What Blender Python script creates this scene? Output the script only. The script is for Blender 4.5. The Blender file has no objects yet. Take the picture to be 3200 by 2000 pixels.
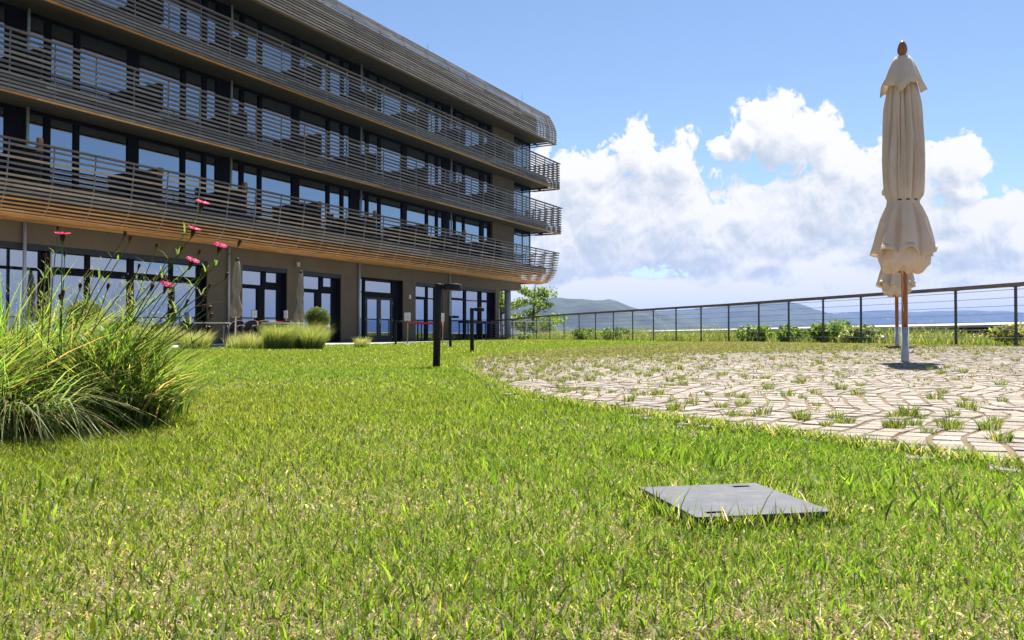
import bpy, bmesh, math, random
import numpy as np
from mathutils import Vector, Matrix
R = math.radians
random.seed(7); rng = np.random.default_rng(7)
sc = bpy.context.scene; COL = sc.collection

# ------------------------------------------------------------------ camera
cam_d = bpy.data.cameras.new('camera'); cam = bpy.data.objects.new('camera', cam_d); COL.objects.link(cam)
cam_d.sensor_width = 36; cam_d.lens = 29.06; cam_d.clip_start = 0.02; cam_d.clip_end = 40000
cam.location = (0, 0, 0.33); cam.rotation_euler = (R(90 + 1.065), 0, 0); sc.camera = cam

# ------------------------------------------------------------------ sun, exposure
SUN_AZ, SUN_EL = R(23), R(58)
sun_dir = Vector((math.sin(SUN_AZ)*math.cos(SUN_EL), math.cos(SUN_AZ)*math.cos(SUN_EL), math.sin(SUN_EL)))
sd = bpy.data.lights.new('sun', 'SUN'); sd.energy = 5.0; sd.angle = R(0.53); sd.color = (1, .955, .88)
so = bpy.data.objects.new('sun', sd); COL.objects.link(so); so.rotation_euler = sun_dir.to_track_quat('Z', 'Y').to_euler()
so.location = (20, 40, 60)
vs = sc.view_settings; sc.display_settings.display_device = 'sRGB'
vs.view_transform = 'Standard'; vs.look = 'None'; vs.gamma = 1; vs.use_curve_mapping = False
vs.exposure = 1.35
cy = sc.cycles; cy.use_denoising = True; cy.max_bounces = 8; cy.diffuse_bounces = 3; cy.glossy_bounces = 4
cy.transmission_bounces = 4; cy.transparent_max_bounces = 12; cy.volume_bounces = 0
cy.caustics_reflective = False; cy.caustics_refractive = False; cy.sample_clamp_indirect = 6

# ------------------------------------------------------------------ sky with cumulus
world = bpy.data.worlds.new('World'); sc.world = world; world.use_nodes = True
world.cycles.sampling_method = 'MANUAL'; world.cycles.sample_map_resolution = 256
F = 2583.0
def pdir(px, py):
    return Vector(((px-1600)/F, 1, (1048-py)/F)).normalized()
class NT:
    """tiny node tree builder"""
    def __init__(s, tree): s.t = tree; s.n = tree.nodes; s.l = tree.links
    def new(s, typ, **kw):
        nd = s.n.new(typ)
        for k, v in kw.items(): setattr(nd, k, v)
        return nd
    def put(s, sock, v):
        if hasattr(v, 'is_output') or isinstance(v, bpy.types.NodeSocket): s.l.new(v, sock)
        else: sock.default_value = v
    def math(s, op, a, b=0.0, c=None, clamp=False):
        nd = s.new('ShaderNodeMath', operation=op, use_clamp=clamp); s.put(nd.inputs[0], a); s.put(nd.inputs[1], b)
        if c is not None: s.put(nd.inputs[2], c)
        return nd.outputs[0]
    def vec(s, op, a, b=None, scale=None):
        nd = s.new('ShaderNodeVectorMath', operation=op); s.put(nd.inputs[0], a)
        if b is not None: s.put(nd.inputs[1], b)
        if scale is not None: s.put(nd.inputs['Scale'], scale)
        return nd.outputs['Value'] if op in ('DISTANCE', 'LENGTH', 'DOT_PRODUCT') else nd.outputs[0]
    def noise(s, v, scale, detail=3, rough=.5, dist=0.0, color=False):
        nd = s.new('ShaderNodeTexNoise'); s.put(nd.inputs['Vector'], v); s.put(nd.inputs['Scale'], scale)
        nd.inputs['Detail'].default_value = detail; nd.inputs['Roughness'].default_value = rough; nd.inputs['Distortion'].default_value = dist
        return nd.outputs['Color' if color else 'Fac']
    def voro(s, v, scale, detail=0, rough=.5, feature='F1'):
        nd = s.new('ShaderNodeTexVoronoi', feature=feature); s.put(nd.inputs['Vector'], v); s.put(nd.inputs['Scale'], scale)
        nd.inputs['Detail'].default_value = detail; nd.inputs['Roughness'].default_value = rough
        return nd.outputs['Distance']
    def maprange(s, v, a, b, c=0.0, d=1.0, smooth=True):
        nd = s.new('ShaderNodeMapRange', interpolation_type='SMOOTHSTEP' if smooth else 'LINEAR'); s.put(nd.inputs[0], v)
        for i, x in enumerate((a, b, c, d)): s.put(nd.inputs[i+1], x)
        return nd.outputs[0]
    def mix(s, f, a, b):
        nd = s.new('ShaderNodeMix', data_type='RGBA'); s.put(nd.inputs[0], f); s.put(nd.inputs[6], a); s.put(nd.inputs[7], b)
        return nd.outputs[2]
    def ramp(s, v, stops):
        nd = s.new('ShaderNodeValToRGB'); s.put(nd.inputs[0], v); el = nd.color_ramp.elements
        while len(el) < len(stops): el.new(.5)
        for e, (p, c) in zip(el, stops): e.position = p; e.color = (*c, 1)
        return nd.outputs[0]

# cumulus towers over the valley, given as bearings through the photo's lens: (x, y, angular size)
BLOBS = [(1660,600,130),(1790,550,85),(1870,540,75),(1995,470,85),(2120,500,90),(1880,690,210),(2120,690,170),
         (2420,400,115),(2330,430,70),(2530,430,95),(2610,500,85),(2580,640,170),(2330,680,110),(2240,740,130),
         (2450,760,210),(2690,540,80),(2830,520,95),(2990,500,80),(2800,690,180),(1740,780,180),
         (3060,740,130),(3150,670,80),(2250,460,45),(3010,600,60)]
g = bpy.data.node_groups.new('cumulus', 'ShaderNodeTree')
g.interface.new_socket('AzEl', in_out='INPUT', socket_type='NodeSocketVector')
g.interface.new_socket('Shape', in_out='OUTPUT', socket_type='NodeSocketFloat')
g.interface.new_socket('Density', in_out='OUTPUT', socket_type='NodeSocketFloat')
G = NT(g); gi = G.new('NodeGroupInput'); go = G.new('NodeGroupOutput')
D = gi.outputs[0]
def n2(v, scale, detail, rough=.55, color=False):
    nd = G.new('ShaderNodeTexNoise', noise_dimensions='2D'); G.put(nd.inputs['Vector'], v); nd.inputs['Scale'].default_value = scale
    nd.inputs['Detail'].default_value = detail; nd.inputs['Roughness'].default_value = rough; return nd.outputs['Color' if color else 'Fac']
warp = G.vec('MULTIPLY', G.vec('SUBTRACT', n2(D, 26, 1, color=True), (.5, .5, .5)), (.022, .022, 0))
P = G.vec('ADD', D, warp)
acc = None
for px, py, r in BLOBS:
    c = (math.atan2(px-1600, F), math.atan2((1048-py)/F, math.hypot((px-1600)/F, 1)), 0)
    v = G.math('MULTIPLY_ADD', G.vec('DISTANCE', P, c), -F/r, 1.0)
    acc = v if acc is None else G.math('MAXIMUM', acc, v)
sx = G.new('ShaderNodeSeparateXYZ'); G.put(sx.inputs[0], D); el = sx.outputs[1]
# fair-weather cumulus all round: denser toward the horizon, squeezed vertically
nb = n2(G.vec('MULTIPLY', D, (1, 2.4, 0)), 7, 2)
band = G.math('ADD', G.math('MULTIPLY_ADD', nb, 3.2, -3.2*.5), G.maprange(el, .0, .25, 1.25, -1.85, False))
band = G.math('ADD', band, G.maprange(el, .02, .085, 2.0, 0.0))
acc = G.math('MAXIMUM', acc, band)
vo = G.new('ShaderNodeTexVoronoi', voronoi_dimensions='2D', normalize=True); G.put(vo.inputs['Vector'], P)
vo.inputs['Scale'].default_value = 27; vo.inputs['Detail'].default_value = 3; vo.inputs['Roughness'].default_value = .62; vo.inputs['Lacunarity'].default_value = 2.3
fld = G.math('ADD', acc, G.math('MULTIPLY_ADD', vo.outputs['Distance'], -1.5, .50))
fld = G.math('ADD', fld, G.math('MULTIPLY_ADD', n2(P, 110, 2, .6), .5, -.25))
G.put(go.inputs[0], acc); G.put(go.inputs[1], fld)
W = NT(world.node_tree)
for nd in list(W.n): W.n.remove(nd)
out = W.new('ShaderNodeOutputWorld'); bg = W.new('ShaderNodeBackground')
sky = W.new('ShaderNodeTexSky', sky_type='NISHITA'); sky.sun_disc = False; sky.sun_elevation = SUN_EL; sky.sun_rotation = SUN_AZ
sky.altitude = 300; sky.air_density = 1.0; sky.dust_density = 0.1; sky.ozone_density = 2.4
SKY_STRENGTH = 0.056
tc = W.new('ShaderNodeTexCoord'); DV = W.vec('NORMALIZE', tc.outputs['Generated'])
sxw = W.new('ShaderNodeSeparateXYZ'); W.put(sxw.inputs[0], DV)
cx = W.new('ShaderNodeCombineXYZ'); W.put(cx.inputs[0], W.math('ARCTAN2', sxw.outputs[0], sxw.outputs[1])); W.put(cx.inputs[1], W.math('ARCSINE', sxw.outputs[2])); AE = cx.outputs[0]
def cl(off, o=1):
    nd = W.new('ShaderNodeGroup'); nd.node_tree = g
    W.put(nd.inputs[0], AE if off is None else W.vec('ADD', AE, off)); return nd.outputs[0], nd.outputs[1]
(a0, f0), (a1, f1), (a2, f2) = cl(None), cl((.003, .009, 0)), cl((.012, .04, 0))
alpha = W.math('MULTIPLY', W.maprange(f0, -.01, .24), W.maprange(sxw.outputs[2], -.01, .0))
core = W.maprange(f0, .1, 1.0)
lit = W.math('ADD', W.math('MULTIPLY_ADD', W.math('SUBTRACT', f0, f1), .60, .60), W.math('MULTIPLY', W.math('SUBTRACT', a0, a2), .42))
lit = W.math('SUBTRACT', lit, W.math('MULTIPLY', core, .20), clamp=True)
ccol = W.ramp(lit, [(0, (4.0, 4.5, 5.1)), (.32, (5.0, 5.4, 5.8)), (.58, (6.4, 6.5, 6.55)), (.80, (7.5, 7.4, 7.25))])
skyc = W.mix(alpha, sky.outputs[0], ccol)
W.put(bg.inputs[0], skyc); bg.inputs[1].default_value = SKY_STRENGTH
W.l.new(bg.outputs[0], out.inputs[0])

# ================================================================== helpers
def link(o, parent=None):
    COL.objects.link(o)
    if parent is not None: o.parent = parent
    return o
def tag(o, label=None, cat=None, group=None, kind=None):
    for k, v in (('label', label), ('category', cat), ('group', group), ('kind', kind)):
        if v: o[k] = v
    return o
def empty(name, loc=(0, 0, 0), rz=0, label=None, cat=None, group=None):
    o = bpy.data.objects.new(name, None); o.empty_display_size = .2; link(o); o.location = loc; o.rotation_euler = (0, 0, rz)
    return tag(o, label, cat, group)
class MB:
    def __init__(s): s.v = []; s.f = []; s.c = []
    def add(s, vs, fs, col=None):
        n = len(s.v); s.v += [tuple(p) for p in vs]; s.f += [tuple(i+n for i in f) for f in fs]
        if col is not None: s.c += [col]*len(vs)
    def box(s, x0, x1, y0, y1, z0, z1, col=None):
        s.add([(x0,y0,z0),(x1,y0,z0),(x1,y1,z0),(x0,y1,z0),(x0,y0,z1),(x1,y0,z1),(x1,y1,z1),(x0,y1,z1)],
              [(0,3,2,1),(4,5,6,7),(0,1,5,4),(1,2,6,5),(2,3,7,6),(3,0,4,7)], col); return s
    def beam(s, a, b, w, h, up=(0, 0, 1), col=None):
        """box of width w (sideways) and height h (along up) from a to b"""
        a, b = Vector(a), Vector(b); t = (b-a).normalized(); up = Vector(up)
        sd = t.cross(up).normalized(); u = sd.cross(t).normalized()
        vs = [p + sd*(i*w/2) + u*(j*h/2) for p in (a, b) for i, j in ((-1,-1),(1,-1),(1,1),(-1,1))]
        s.add(vs, [(0,1,2,3),(7,6,5,4),(0,4,5,1),(1,5,6,2),(2,6,7,3),(3,7,4,0)], col); return s
    def tube(s, path, rad, n=8, cap=True, col=None):
        path = [Vector(p) for p in path]; rad = rad if hasattr(rad, '__len__') else [rad]*len(path)
        rings = []; prev = None
        for i, p in enumerate(path):
            t = (path[min(i+1, len(path)-1)] - path[max(i-1, 0)]).normalized()
            if prev is None: prev = t.orthogonal().normalized()
            a = (prev - t*prev.dot(t)).normalized(); prev = a; b = t.cross(a)
            rings.append([p + (a*math.cos(k*2*math.pi/n) + b*math.sin(k*2*math.pi/n))*rad[i] for k in range(n)])
        vs = [q for r in rings for q in r]; fs = []
        for i in range(len(path)-1):
            for k in range(n):
                fs.append((i*n+k, i*n+(k+1) % n, (i+1)*n+(k+1) % n, (i+1)*n+k))
        if cap: fs.append(tuple(range(n-1, -1, -1))); fs.append(tuple((len(path)-1)*n+k for k in range(n)))
        s.add(vs, fs, col); return s
    def lathe(s, prof, n=24, c=(0, 0, 0), fn=None, cap=True):
        vs = []; fs = []
        for i, (r, z) in enumerate(prof):
            for k in range(n):
                th = k*2*math.pi/n; rr, zz = (r, z) if fn is None else fn(r, z, th, i)
                vs.append((c[0]+rr*math.cos(th), c[1]+rr*math.sin(th), c[2]+zz))
        for i in range(len(prof)-1):
            for k in range(n): fs.append((i*n+k, i*n+(k+1) % n, (i+1)*n+(k+1) % n, (i+1)*n+k))
        if cap: fs.append(tuple(range(n-1, -1, -1))); fs.append(tuple((len(prof)-1)*n+k for k in range(n)))
        s.add(vs, fs); return s
    def build(s, name, m, parent=None, smooth=False, loc=None):
        me = bpy.data.meshes.new(name); me.from_pydata(s.v, [], s.f); me.update()
        if s.c:
            a = me.color_attributes.new('col', 'FLOAT_COLOR', 'POINT')
            a.data.foreach_set('color', np.array([(*c, 1) for c in s.c], dtype=np.float32).ravel())
        if smooth: me.polygons.foreach_set('use_smooth', [True]*len(me.polygons))
        me.materials.append(m)
        o = bpy.data.objects.new(name, me); link(o, parent)
        if loc is not None: o.location = loc
        return o
def copy_tree(o, parent=None):
    c = o.copy(); COL.objects.link(c); c.parent = parent
    for ch in [x for x in o.children]: copy_tree(ch, c)
    return c
def np_mesh(name, V, T, m, col=None, parent=None, smooth=False):
    """fast mesh from numpy: V (n,3), T (k,3) triangles, col (n,3)"""
    me = bpy.data.meshes.new(name); k = len(T)
    me.vertices.add(len(V)); me.vertices.foreach_set('co', V.astype(np.float32).ravel())
    me.loops.add(3*k); me.loops.foreach_set('vertex_index', T.astype(np.int32).ravel())
    me.polygons.add(k); me.polygons.foreach_set('loop_start', np.arange(0, 3*k, 3, dtype=np.int32))
    try: me.polygons.foreach_set('loop_total', np.full(k, 3, dtype=np.int32))
    except Exception: pass
    me.update(calc_edges=True)
    if smooth: me.polygons.foreach_set('use_smooth', np.ones(k, dtype=bool))
    if col is not None:
        a = me.color_attributes.new('col', 'FLOAT_COLOR', 'POINT')
        a.data.foreach_set('color', np.hstack([col, np.ones((len(V), 1))]).astype(np.float32).ravel())
    me.materials.append(m)
    return link(bpy.data.objects.new(name, me), parent)
def blades(base, h, w, az, lean, col, nseg=3, droop=0.0, curl=1.8, twist=None, tipw=0.0, tip=None):
    """arrays of grass blades -> V, T, C"""
    N = len(base); t = np.linspace(0, 1, nseg+1)
    dx, dy = np.cos(az), np.sin(az)
    fa = rng.uniform(0, 2*np.pi, N) if twist is None else twist
    sxx, syy = np.cos(fa), np.sin(fa)
    V = np.zeros((N, 2*nseg+1, 3)); C = np.zeros((N, 2*nseg+1, 3))
    dr = np.broadcast_to(np.asarray(droop, float), (N,))
    for i, tt in enumerate(t):
        off = lean*h*tt**curl; zz = h*(tt - dr*tt**2.2)
        p = np.stack([base[:, 0]+dx*off, base[:, 1]+dy*off, base[:, 2]+zz], 1)
        if i < nseg:
            ww = w*.5*(1-tt**2.2*(1-tipw))
            sd = np.stack([sxx*ww, syy*ww, np.zeros(N)], 1)
            V[:, 2*i] = p-sd; V[:, 2*i+1] = p+sd
            C[:, 2*i] = C[:, 2*i+1] = col if tip is None else col+(tip-col)*tt**1.5
        else: V[:, 2*nseg] = p; C[:, 2*nseg] = col if tip is None else tip
    tri = []
    for i in range(nseg-1):
        a = 2*i; tri += [(a, a+1, a+3), (a, a+3, a+2)]
    tri.append((2*nseg-2, 2*nseg-1, 2*nseg)); tri = np.array(tri)
    T = (tri[None] + (np.arange(N)*(2*nseg+1))[:, None, None]).reshape(-1, 3)
    return V.reshape(-1, 3), T, C.reshape(-1, 3)
def join(parts):
    Vs, Ts, Cs = [], [], []; n = 0
    for V, T, C in parts: Vs.append(V); Ts.append(T+n); Cs.append(C); n += len(V)
    return np.vstack(Vs), np.vstack(Ts), np.vstack(Cs)
def palette(n, cols, wts, jit=.18):
    cols = np.array(cols); k = rng.choice(len(cols), n, p=np.array(wts)/sum(wts))
    return np.clip(cols[k]*(1+rng.normal(0, jit, (n, 1)))*(1+rng.normal(0, jit*.35, (n, 3))), .004, .9)
def inpoly(x, y, poly):
    x = np.asarray(x); y = np.asarray(y); r = np.zeros(x.shape, bool); n = len(poly)
    for i in range(n):
        x1, y1 = poly[i]; x2, y2 = poly[(i+1) % n]
        c = ((y1 > y) != (y2 > y)); r ^= c & (x < (x2-x1)*(y-y1)/((y2-y1) if y2 != y1 else 1e-9)+x1)
    return r
_nz = rng.uniform(0, 1, (64, 64))
def vnoise(x, y, s):
    x = np.asarray(x, float)/s+100.3; y = np.asarray(y, float)/s+100.7; i = np.floor(x).astype(int); j = np.floor(y).astype(int)
    u = x-i; v = y-j; u = u*u*(3-2*u); v = v*v*(3-2*v); q = lambda a, b: _nz[a % 64, b % 64]
    return (q(i, j)*(1-u)+q(i+1, j)*u)*(1-v)+(q(i, j+1)*(1-u)+q(i+1, j+1)*u)*v
def sstep(a, b, x):
    t = np.clip((np.asarray(x, float)-a)/(b-a), 0, 1); return t*t*(3-2*t)

# ================================================================== materials
def pmat(name, c1, c2=None, scale=6, rough=.6, metal=0, bump=0, bscale=None, spec=.5, detail=4, stretch=None, objco=False, coat=0):
    m = bpy.data.materials.new(name); m.use_nodes = True; N = NT(m.node_tree); b = N.n['Principled BSDF']
    b.inputs['Roughness'].default_value = rough; b.inputs['Metallic'].default_value = metal
    b.inputs['Specular IOR Level'].default_value = spec; b.inputs['Coat Weight'].default_value = coat
    if objco: co = N.new('ShaderNodeTexCoord').outputs['Object']
    else: co = N.new('ShaderNodeNewGeometry').outputs['Position']
    if stretch: co = N.vec('MULTIPLY', co, stretch)
    if c2 is None: b.inputs['Base Color'].default_value = (*c1, 1)
    else:
        f = N.maprange(N.noise(co, scale, detail, .6), .32, .68)
        N.put(b.inputs['Base Color'], N.mix(f, (*c1, 1), (*c2, 1)))
    if bump:
        bn = N.new('ShaderNodeBump'); bn.inputs['Strength'].default_value = bump; bn.inputs['Distance'].default_value = .02
        N.put(bn.inputs['Height'], N.noise(co, bscale or scale*4, 4, .6)); N.put(b.inputs['Normal'], bn.outputs[0])
    return m
def leafmat(name, trans=.4, rough=.42, spec=.35, boost=1.5):
    """blade / leaf material: colour from attribute 'col', light passes through"""
    m = bpy.data.materials.new(name); m.use_nodes = True; N = NT(m.node_tree); b = N.n['Principled BSDF']; o = N.n['Material Output']
    at = N.new('ShaderNodeAttribute'); at.attribute_name = 'col'
    N.put(b.inputs['Base Color'], at.outputs['Color']); b.inputs['Roughness'].default_value = rough; b.inputs['Specular IOR Level'].default_value = spec
    tr = N.new('ShaderNodeBsdfTranslucent'); N.put(tr.inputs[0], N.vec('MULTIPLY', at.outputs['Color'], (boost*1.02, boost, boost*.60)))
    mx = N.new('ShaderNodeMixShader'); mx.inputs[0].default_value = trans
    N.l.new(b.outputs[0], mx.inputs[1]); N.l.new(tr.outputs[0], mx.inputs[2]); N.l.new(mx.outputs[0], o.inputs[0]); return m
M = {}
M['grass'] = leafmat('grass_blade', .54, .48, .3, 1.8)
M['leaf'] = leafmat('leaf', .52, .45, .35, 1.8)
M['soil'] = pmat('soil', (.15, .115, .055), (.12, .12, .035), 3.0, .9, bump=.6, bscale=60)
M['sand'] = pmat('joint_sand', (.20, .13, .068), (.13, .105, .045), 5, .95, bump=.5, bscale=120)
M['gravel'] = pmat('gravel', (.55, .5, .42), (.36, .33, .28), 40, .9, bump=.8, bscale=90)
M['sett'] = pmat('granite_sett', (.315, .262, .205), (.235, .195, .15), 9, .72, bump=.55, bscale=170, detail=8)
_N = NT(M['sett'].node_tree); _b = _N.n['Principled BSDF']; _at = _N.new('ShaderNodeAttribute'); _at.attribute_name = 'col'
_N.put(_b.inputs['Base Color'], _N.vec('MULTIPLY', _b.inputs['Base Color'].links[0].from_socket, _at.outputs['Color']))
M['plaster'] = pmat('olive_plaster', (.14, .105, .060), (.118, .088, .050), 1.2, .92, bump=.25, bscale=70)
M['soffit'] = pmat('soffit', (.085, .08, .055), (.07, .066, .047), .8, .85)
M['dark'] = pmat('dark_frame', (.005, .005, .006), None, rough=.55, spec=.08)
M['charcoal'] = pmat('charcoal_panel', (.026, .026, .03), (.02, .02, .024), 4, .5, spec=.3)
M['plinth'] = pmat('plinth', (.035, .034, .034), (.06, .058, .05), 3, .8)
M['steel'] = pmat('galvanised_steel', (.46, .48, .45), (.36, .38, .36), 14, .45, metal=.25)
M['greysteel'] = pmat('painted_steel', (.10, .112, .125), (.08, .09, .10), 6, .5, metal=.3)
M['flat'] = pmat('steel_flat', (.46, .46, .43), (.36, .36, .34), 8, .55, metal=.3)
M['lamp'] = pmat('lamp_black', (.007, .007, .008), (.012, .012, .0125), 30, .55, spec=.25, bump=.1, bscale=300)
M['lens'] = pmat('lamp_lens', (.62, .62, .2), None, rough=.35)
M['concrete'] = pmat('concrete', (.36, .37, .38), (.28, .29, .31), 2.5, .8, bump=.15, bscale=40)
def canvasmat(name, a, b, scale):
    m = pmat(name, a, b, scale, .88, bump=.12, bscale=260, objco=True); N = NT(m.node_tree); b_ = N.n['Principled BSDF']; o = N.n['Material Output']
    tr = N.new('ShaderNodeBsdfTranslucent'); N.put(tr.inputs[0], b_.inputs['Base Color'].links[0].from_socket)
    mx = N.new('ShaderNodeMixShader'); mx.inputs[0].default_value = .45; N.l.new(b_.outputs[0], mx.inputs[1]); N.l.new(tr.outputs[0], mx.inputs[2]); N.l.new(mx.outputs[0], o.inputs[0]); return m
M['teak'] = pmat('teak_pole', (.32, .115, .03), (.2, .065, .018), 5, .42, stretch=(9, 9, 1), objco=True, coat=.2)
M['canvas'] = canvasmat('canvas', (.88, .785, .66), (.80, .705, .58), 2.2)
M['canvas2'] = canvasmat('canvas_grey', (.36, .33, .26), (.26, .235, .185), 2.5)
M['terracotta'] = pmat('terracotta', (.46, .20, .115), (.36, .16, .10), 5, .85, bump=.15)
M['wicker'] = pmat('wicker', (.02, .013, .010), (.045, .03, .022), 40, .6, bump=.6, bscale=160, objco=True)
M['brushwood'] = pmat('brushwood_screen', (.02, .013, .009), (.042, .028, .018), 16, .9, bump=.9, bscale=60, stretch=(1, 1, .35))
M['timberblock'] = pmat('timber_block', (.42, .24, .12), (.33, .18, .09), 8, .7)
M['white'] = pmat('white_sheet', (.78, .78, .78), (.7, .7, .71), 2, .5)
M['red'] = pmat('red_belt', (.62, .012, .015), None, rough=.55)
M['redprint'] = pmat('red_print', (.65, .25, .27), None, rough=.7)
M['cover'] = pmat('plastic_cover', (.05, .055, .066), (.075, .078, .085), 22, .55, spec=.3, bump=.12, bscale=140)
M['black'] = pmat('black_hole', (.006, .006, .006), None, rough=.9)
M['pink'] = leafmat('petal', .35, .5, .2, 1.1)
M['bark'] = pmat('bark', (.09, .07, .05), (.05, .04, .03), 10, .9, bump=.5)
M['roofwhite'] = pmat('roof_edge', (.36, .36, .37), (.3, .3, .32), 1.5, .55)
M['stone'] = pmat('bed_stone', (.20, .22, .25), (.15, .165, .19), 3, .8, bump=.2)
M['table'] = pmat('table_top', (.42, .42, .4), None, rough=.4)
def scratch(m):
    N = NT(m.node_tree); b = N.n['Principled BSDF']; old = b.inputs['Base Color'].links[0].from_socket; co = N.new('ShaderNodeTexCoord').outputs['Object']
    rot = N.new('ShaderNodeMapping'); N.put(rot.inputs[0], co); rot.inputs['Rotation'].default_value = (0, 0, .5); rot.inputs['Scale'].default_value = (5, 150, 1)
    k = N.maprange(N.noise(rot.outputs[0], 1.0, 2, .4), .70, .76, 0, .75); dust = N.maprange(N.noise(co, 35, 5, .7), .5, .8, 0, .5)
    N.put(b.inputs['Base Color'], N.mix(k, N.mix(dust, old, (.17, .155, .13, 1)), (.3, .3, .3, 1)))
scratch(M['cover'])
# weathered slats: board tint from attribute, grain along the board
def slatmat():
    m = bpy.data.materials.new('weathered_slat'); m.use_nodes = True; N = NT(m.node_tree); b = N.n['Principled BSDF']
    at = N.new('ShaderNodeAttribute'); at.attribute_name = 'col'
    co = N.vec('MULTIPLY', N.new('ShaderNodeTexCoord').outputs['Object'], (.55, 6, 6))
    f = N.maprange(N.noise(co, 3.0, 5, .65), .25, .75, .62, 1.3, False)
    N.put(b.inputs['Base Color'], N.vec('SCALE', at.outputs['Color'], scale=f)); b.inputs['Roughness'].default_value = .72
    b.inputs['Specular IOR Level'].default_value = .3
    return m
M['slat'] = slatmat()
def glassmat(name, refl, tint, through=0.0):
    m = bpy.data.materials.new(name); m.use_nodes = True; N = NT(m.node_tree); b = N.n['Principled BSDF']; o = N.n['Material Output']
    b.inputs['Base Color'].default_value = (.012, .016, .02, 1); b.inputs['Roughness'].default_value = .05
    gl = N.new('ShaderNodeBsdfGlossy'); gl.inputs['Roughness'].default_value = .0; gl.inputs['Color'].default_value = (*tint, 1)
    back = b.outputs[0]
    if through:
        tr = N.new('ShaderNodeBsdfTransparent'); tr.inputs[0].default_value = (.8, .87, .88, 1)
        m1 = N.new('ShaderNodeMixShader'); m1.inputs[0].default_value = through; N.l.new(b.outputs[0], m1.inputs[1]); N.l.new(tr.outputs[0], m1.inputs[2]); back = m1.outputs[0]
    mx = N.new('ShaderNodeMixShader'); lw = N.new('ShaderNodeLayerWeight'); lw.inputs[0].default_value = .35
    N.put(mx.inputs[0], N.math('MULTIPLY_ADD', lw.outputs['Fresnel'], .45, refl, clamp=True))
    N.l.new(back, mx.inputs[1]); N.l.new(gl.outputs[0], mx.inputs[2]); N.l.new(mx.outputs[0], o.inputs[0]); return m
M['glass'] = glassmat('window_glass', .36, (.72, .84, 1.0))
M['glassclear'] = glassmat('corner_glass', .14, (.85, .93, 1.0), .85)
# forest on the hills
def hillmat(name, a, b2, s):
    m = pmat(name, a, b2, s, .95, detail=8)
    return m
M['forest'] = hillmat('forest_hill', (.004, .012, .008), (.035, .058, .024), .011)
M['valley'] = hillmat('valley_fields', (.06, .11, .03), (.14, .17, .05), .003)

# ================================================================== terrain
FENCE = [(9.86,16.17),(9.5,17.69),(9.13,19.17),(8.73,20.67),(8.33,22.12),(7.9,23.59),(7.47,25.01),(6.98,26.62),(6.46,28.24),(5.93,29.87),(5.39,31.51),
         (4.84,33.15),(4.27,34.81),(3.69,36.5),(3.1,38.18),(2.51,39.85),(1.9,41.57),(1.29,43.27),(.66,45.0),(.04,46.72),(-.6,48.46),(-1.22,50.15)]
FENCE = [(11.3,8.6),(11.03,10.1),(10.75,11.6),(10.47,13.1),(10.17,14.65)] + FENCE
_fy = np.array([p[1] for p in FENCE]+[90]); _fx = np.array([p[0] for p in FENCE]+[-18])
def fx(y): return np.where(np.asarray(y) < 8.6, 11.3+.18*(8.6-np.asarray(y)), np.interp(y, _fy, _fx))
def gh(x, y):
    """ground height"""
    x = np.asarray(x, float); y = np.asarray(y, float); b = (x-fx(y))*.95
    b = np.maximum(b, (y-85))
    h = .11*sstep(-9, -.2, b)*sstep(50, 40, y)
    h = h + .012*(vnoise(x, y, 2.3)-.5)*sstep(1.2, 4, np.hypot(x, y))
    d = np.maximum(b-2.2, 0); h = h - np.where(d < 6, .045*d*d, .045*36+.42*(d-6))*1.0
    far = sstep(60, 900, np.hypot(x, y-40))
    h = np.where(far > 0, h*(1-far)-150*far, h)
    return np.maximum(h, -150)
def axis():
    a = np.concatenate([np.arange(-20, 20.01, .5)]); r = [20.0]
    while r[-1] < 9000: r.append(r[-1]*1.14+.2)
    r = np.array(r[1:]); return np.concatenate([-r[::-1], a, r])
gx = axis(); gy = axis()+18
XX, YY = np.meshgrid(gx, gy); nx, ny = len(gx), len(gy)
V = np.stack([XX.ravel(), YY.ravel(), gh(XX, YY).ravel()-.004], 1)
I = (np.arange(ny-1)[:, None]*nx+np.arange(nx-1)[None]).ravel()
T = np.vstack([np.stack([I, I+1, I+nx+1], 1), np.stack([I, I+nx+1, I+nx], 1)])
ground = np_mesh('ground', V, T, M['soil'], smooth=True); tag(ground, kind='structure')
# soil near, fields far away
mt = M['soil']; N = NT(mt.node_tree); b = N.n['Principled BSDF']
old = b.inputs['Base Color'].links[0].from_socket; pos = N.new('ShaderNodeNewGeometry').outputs['Position']
fl = N.mix(N.maprange(N.noise(pos, .004, 6, .6), .35, .65), (.045, .09, .025, 1), (.13, .16, .05, 1))
N.put(b.inputs['Base Color'], N.mix(N.maprange(N.vec('LENGTH', pos), 90, 220), old, fl))

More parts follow.
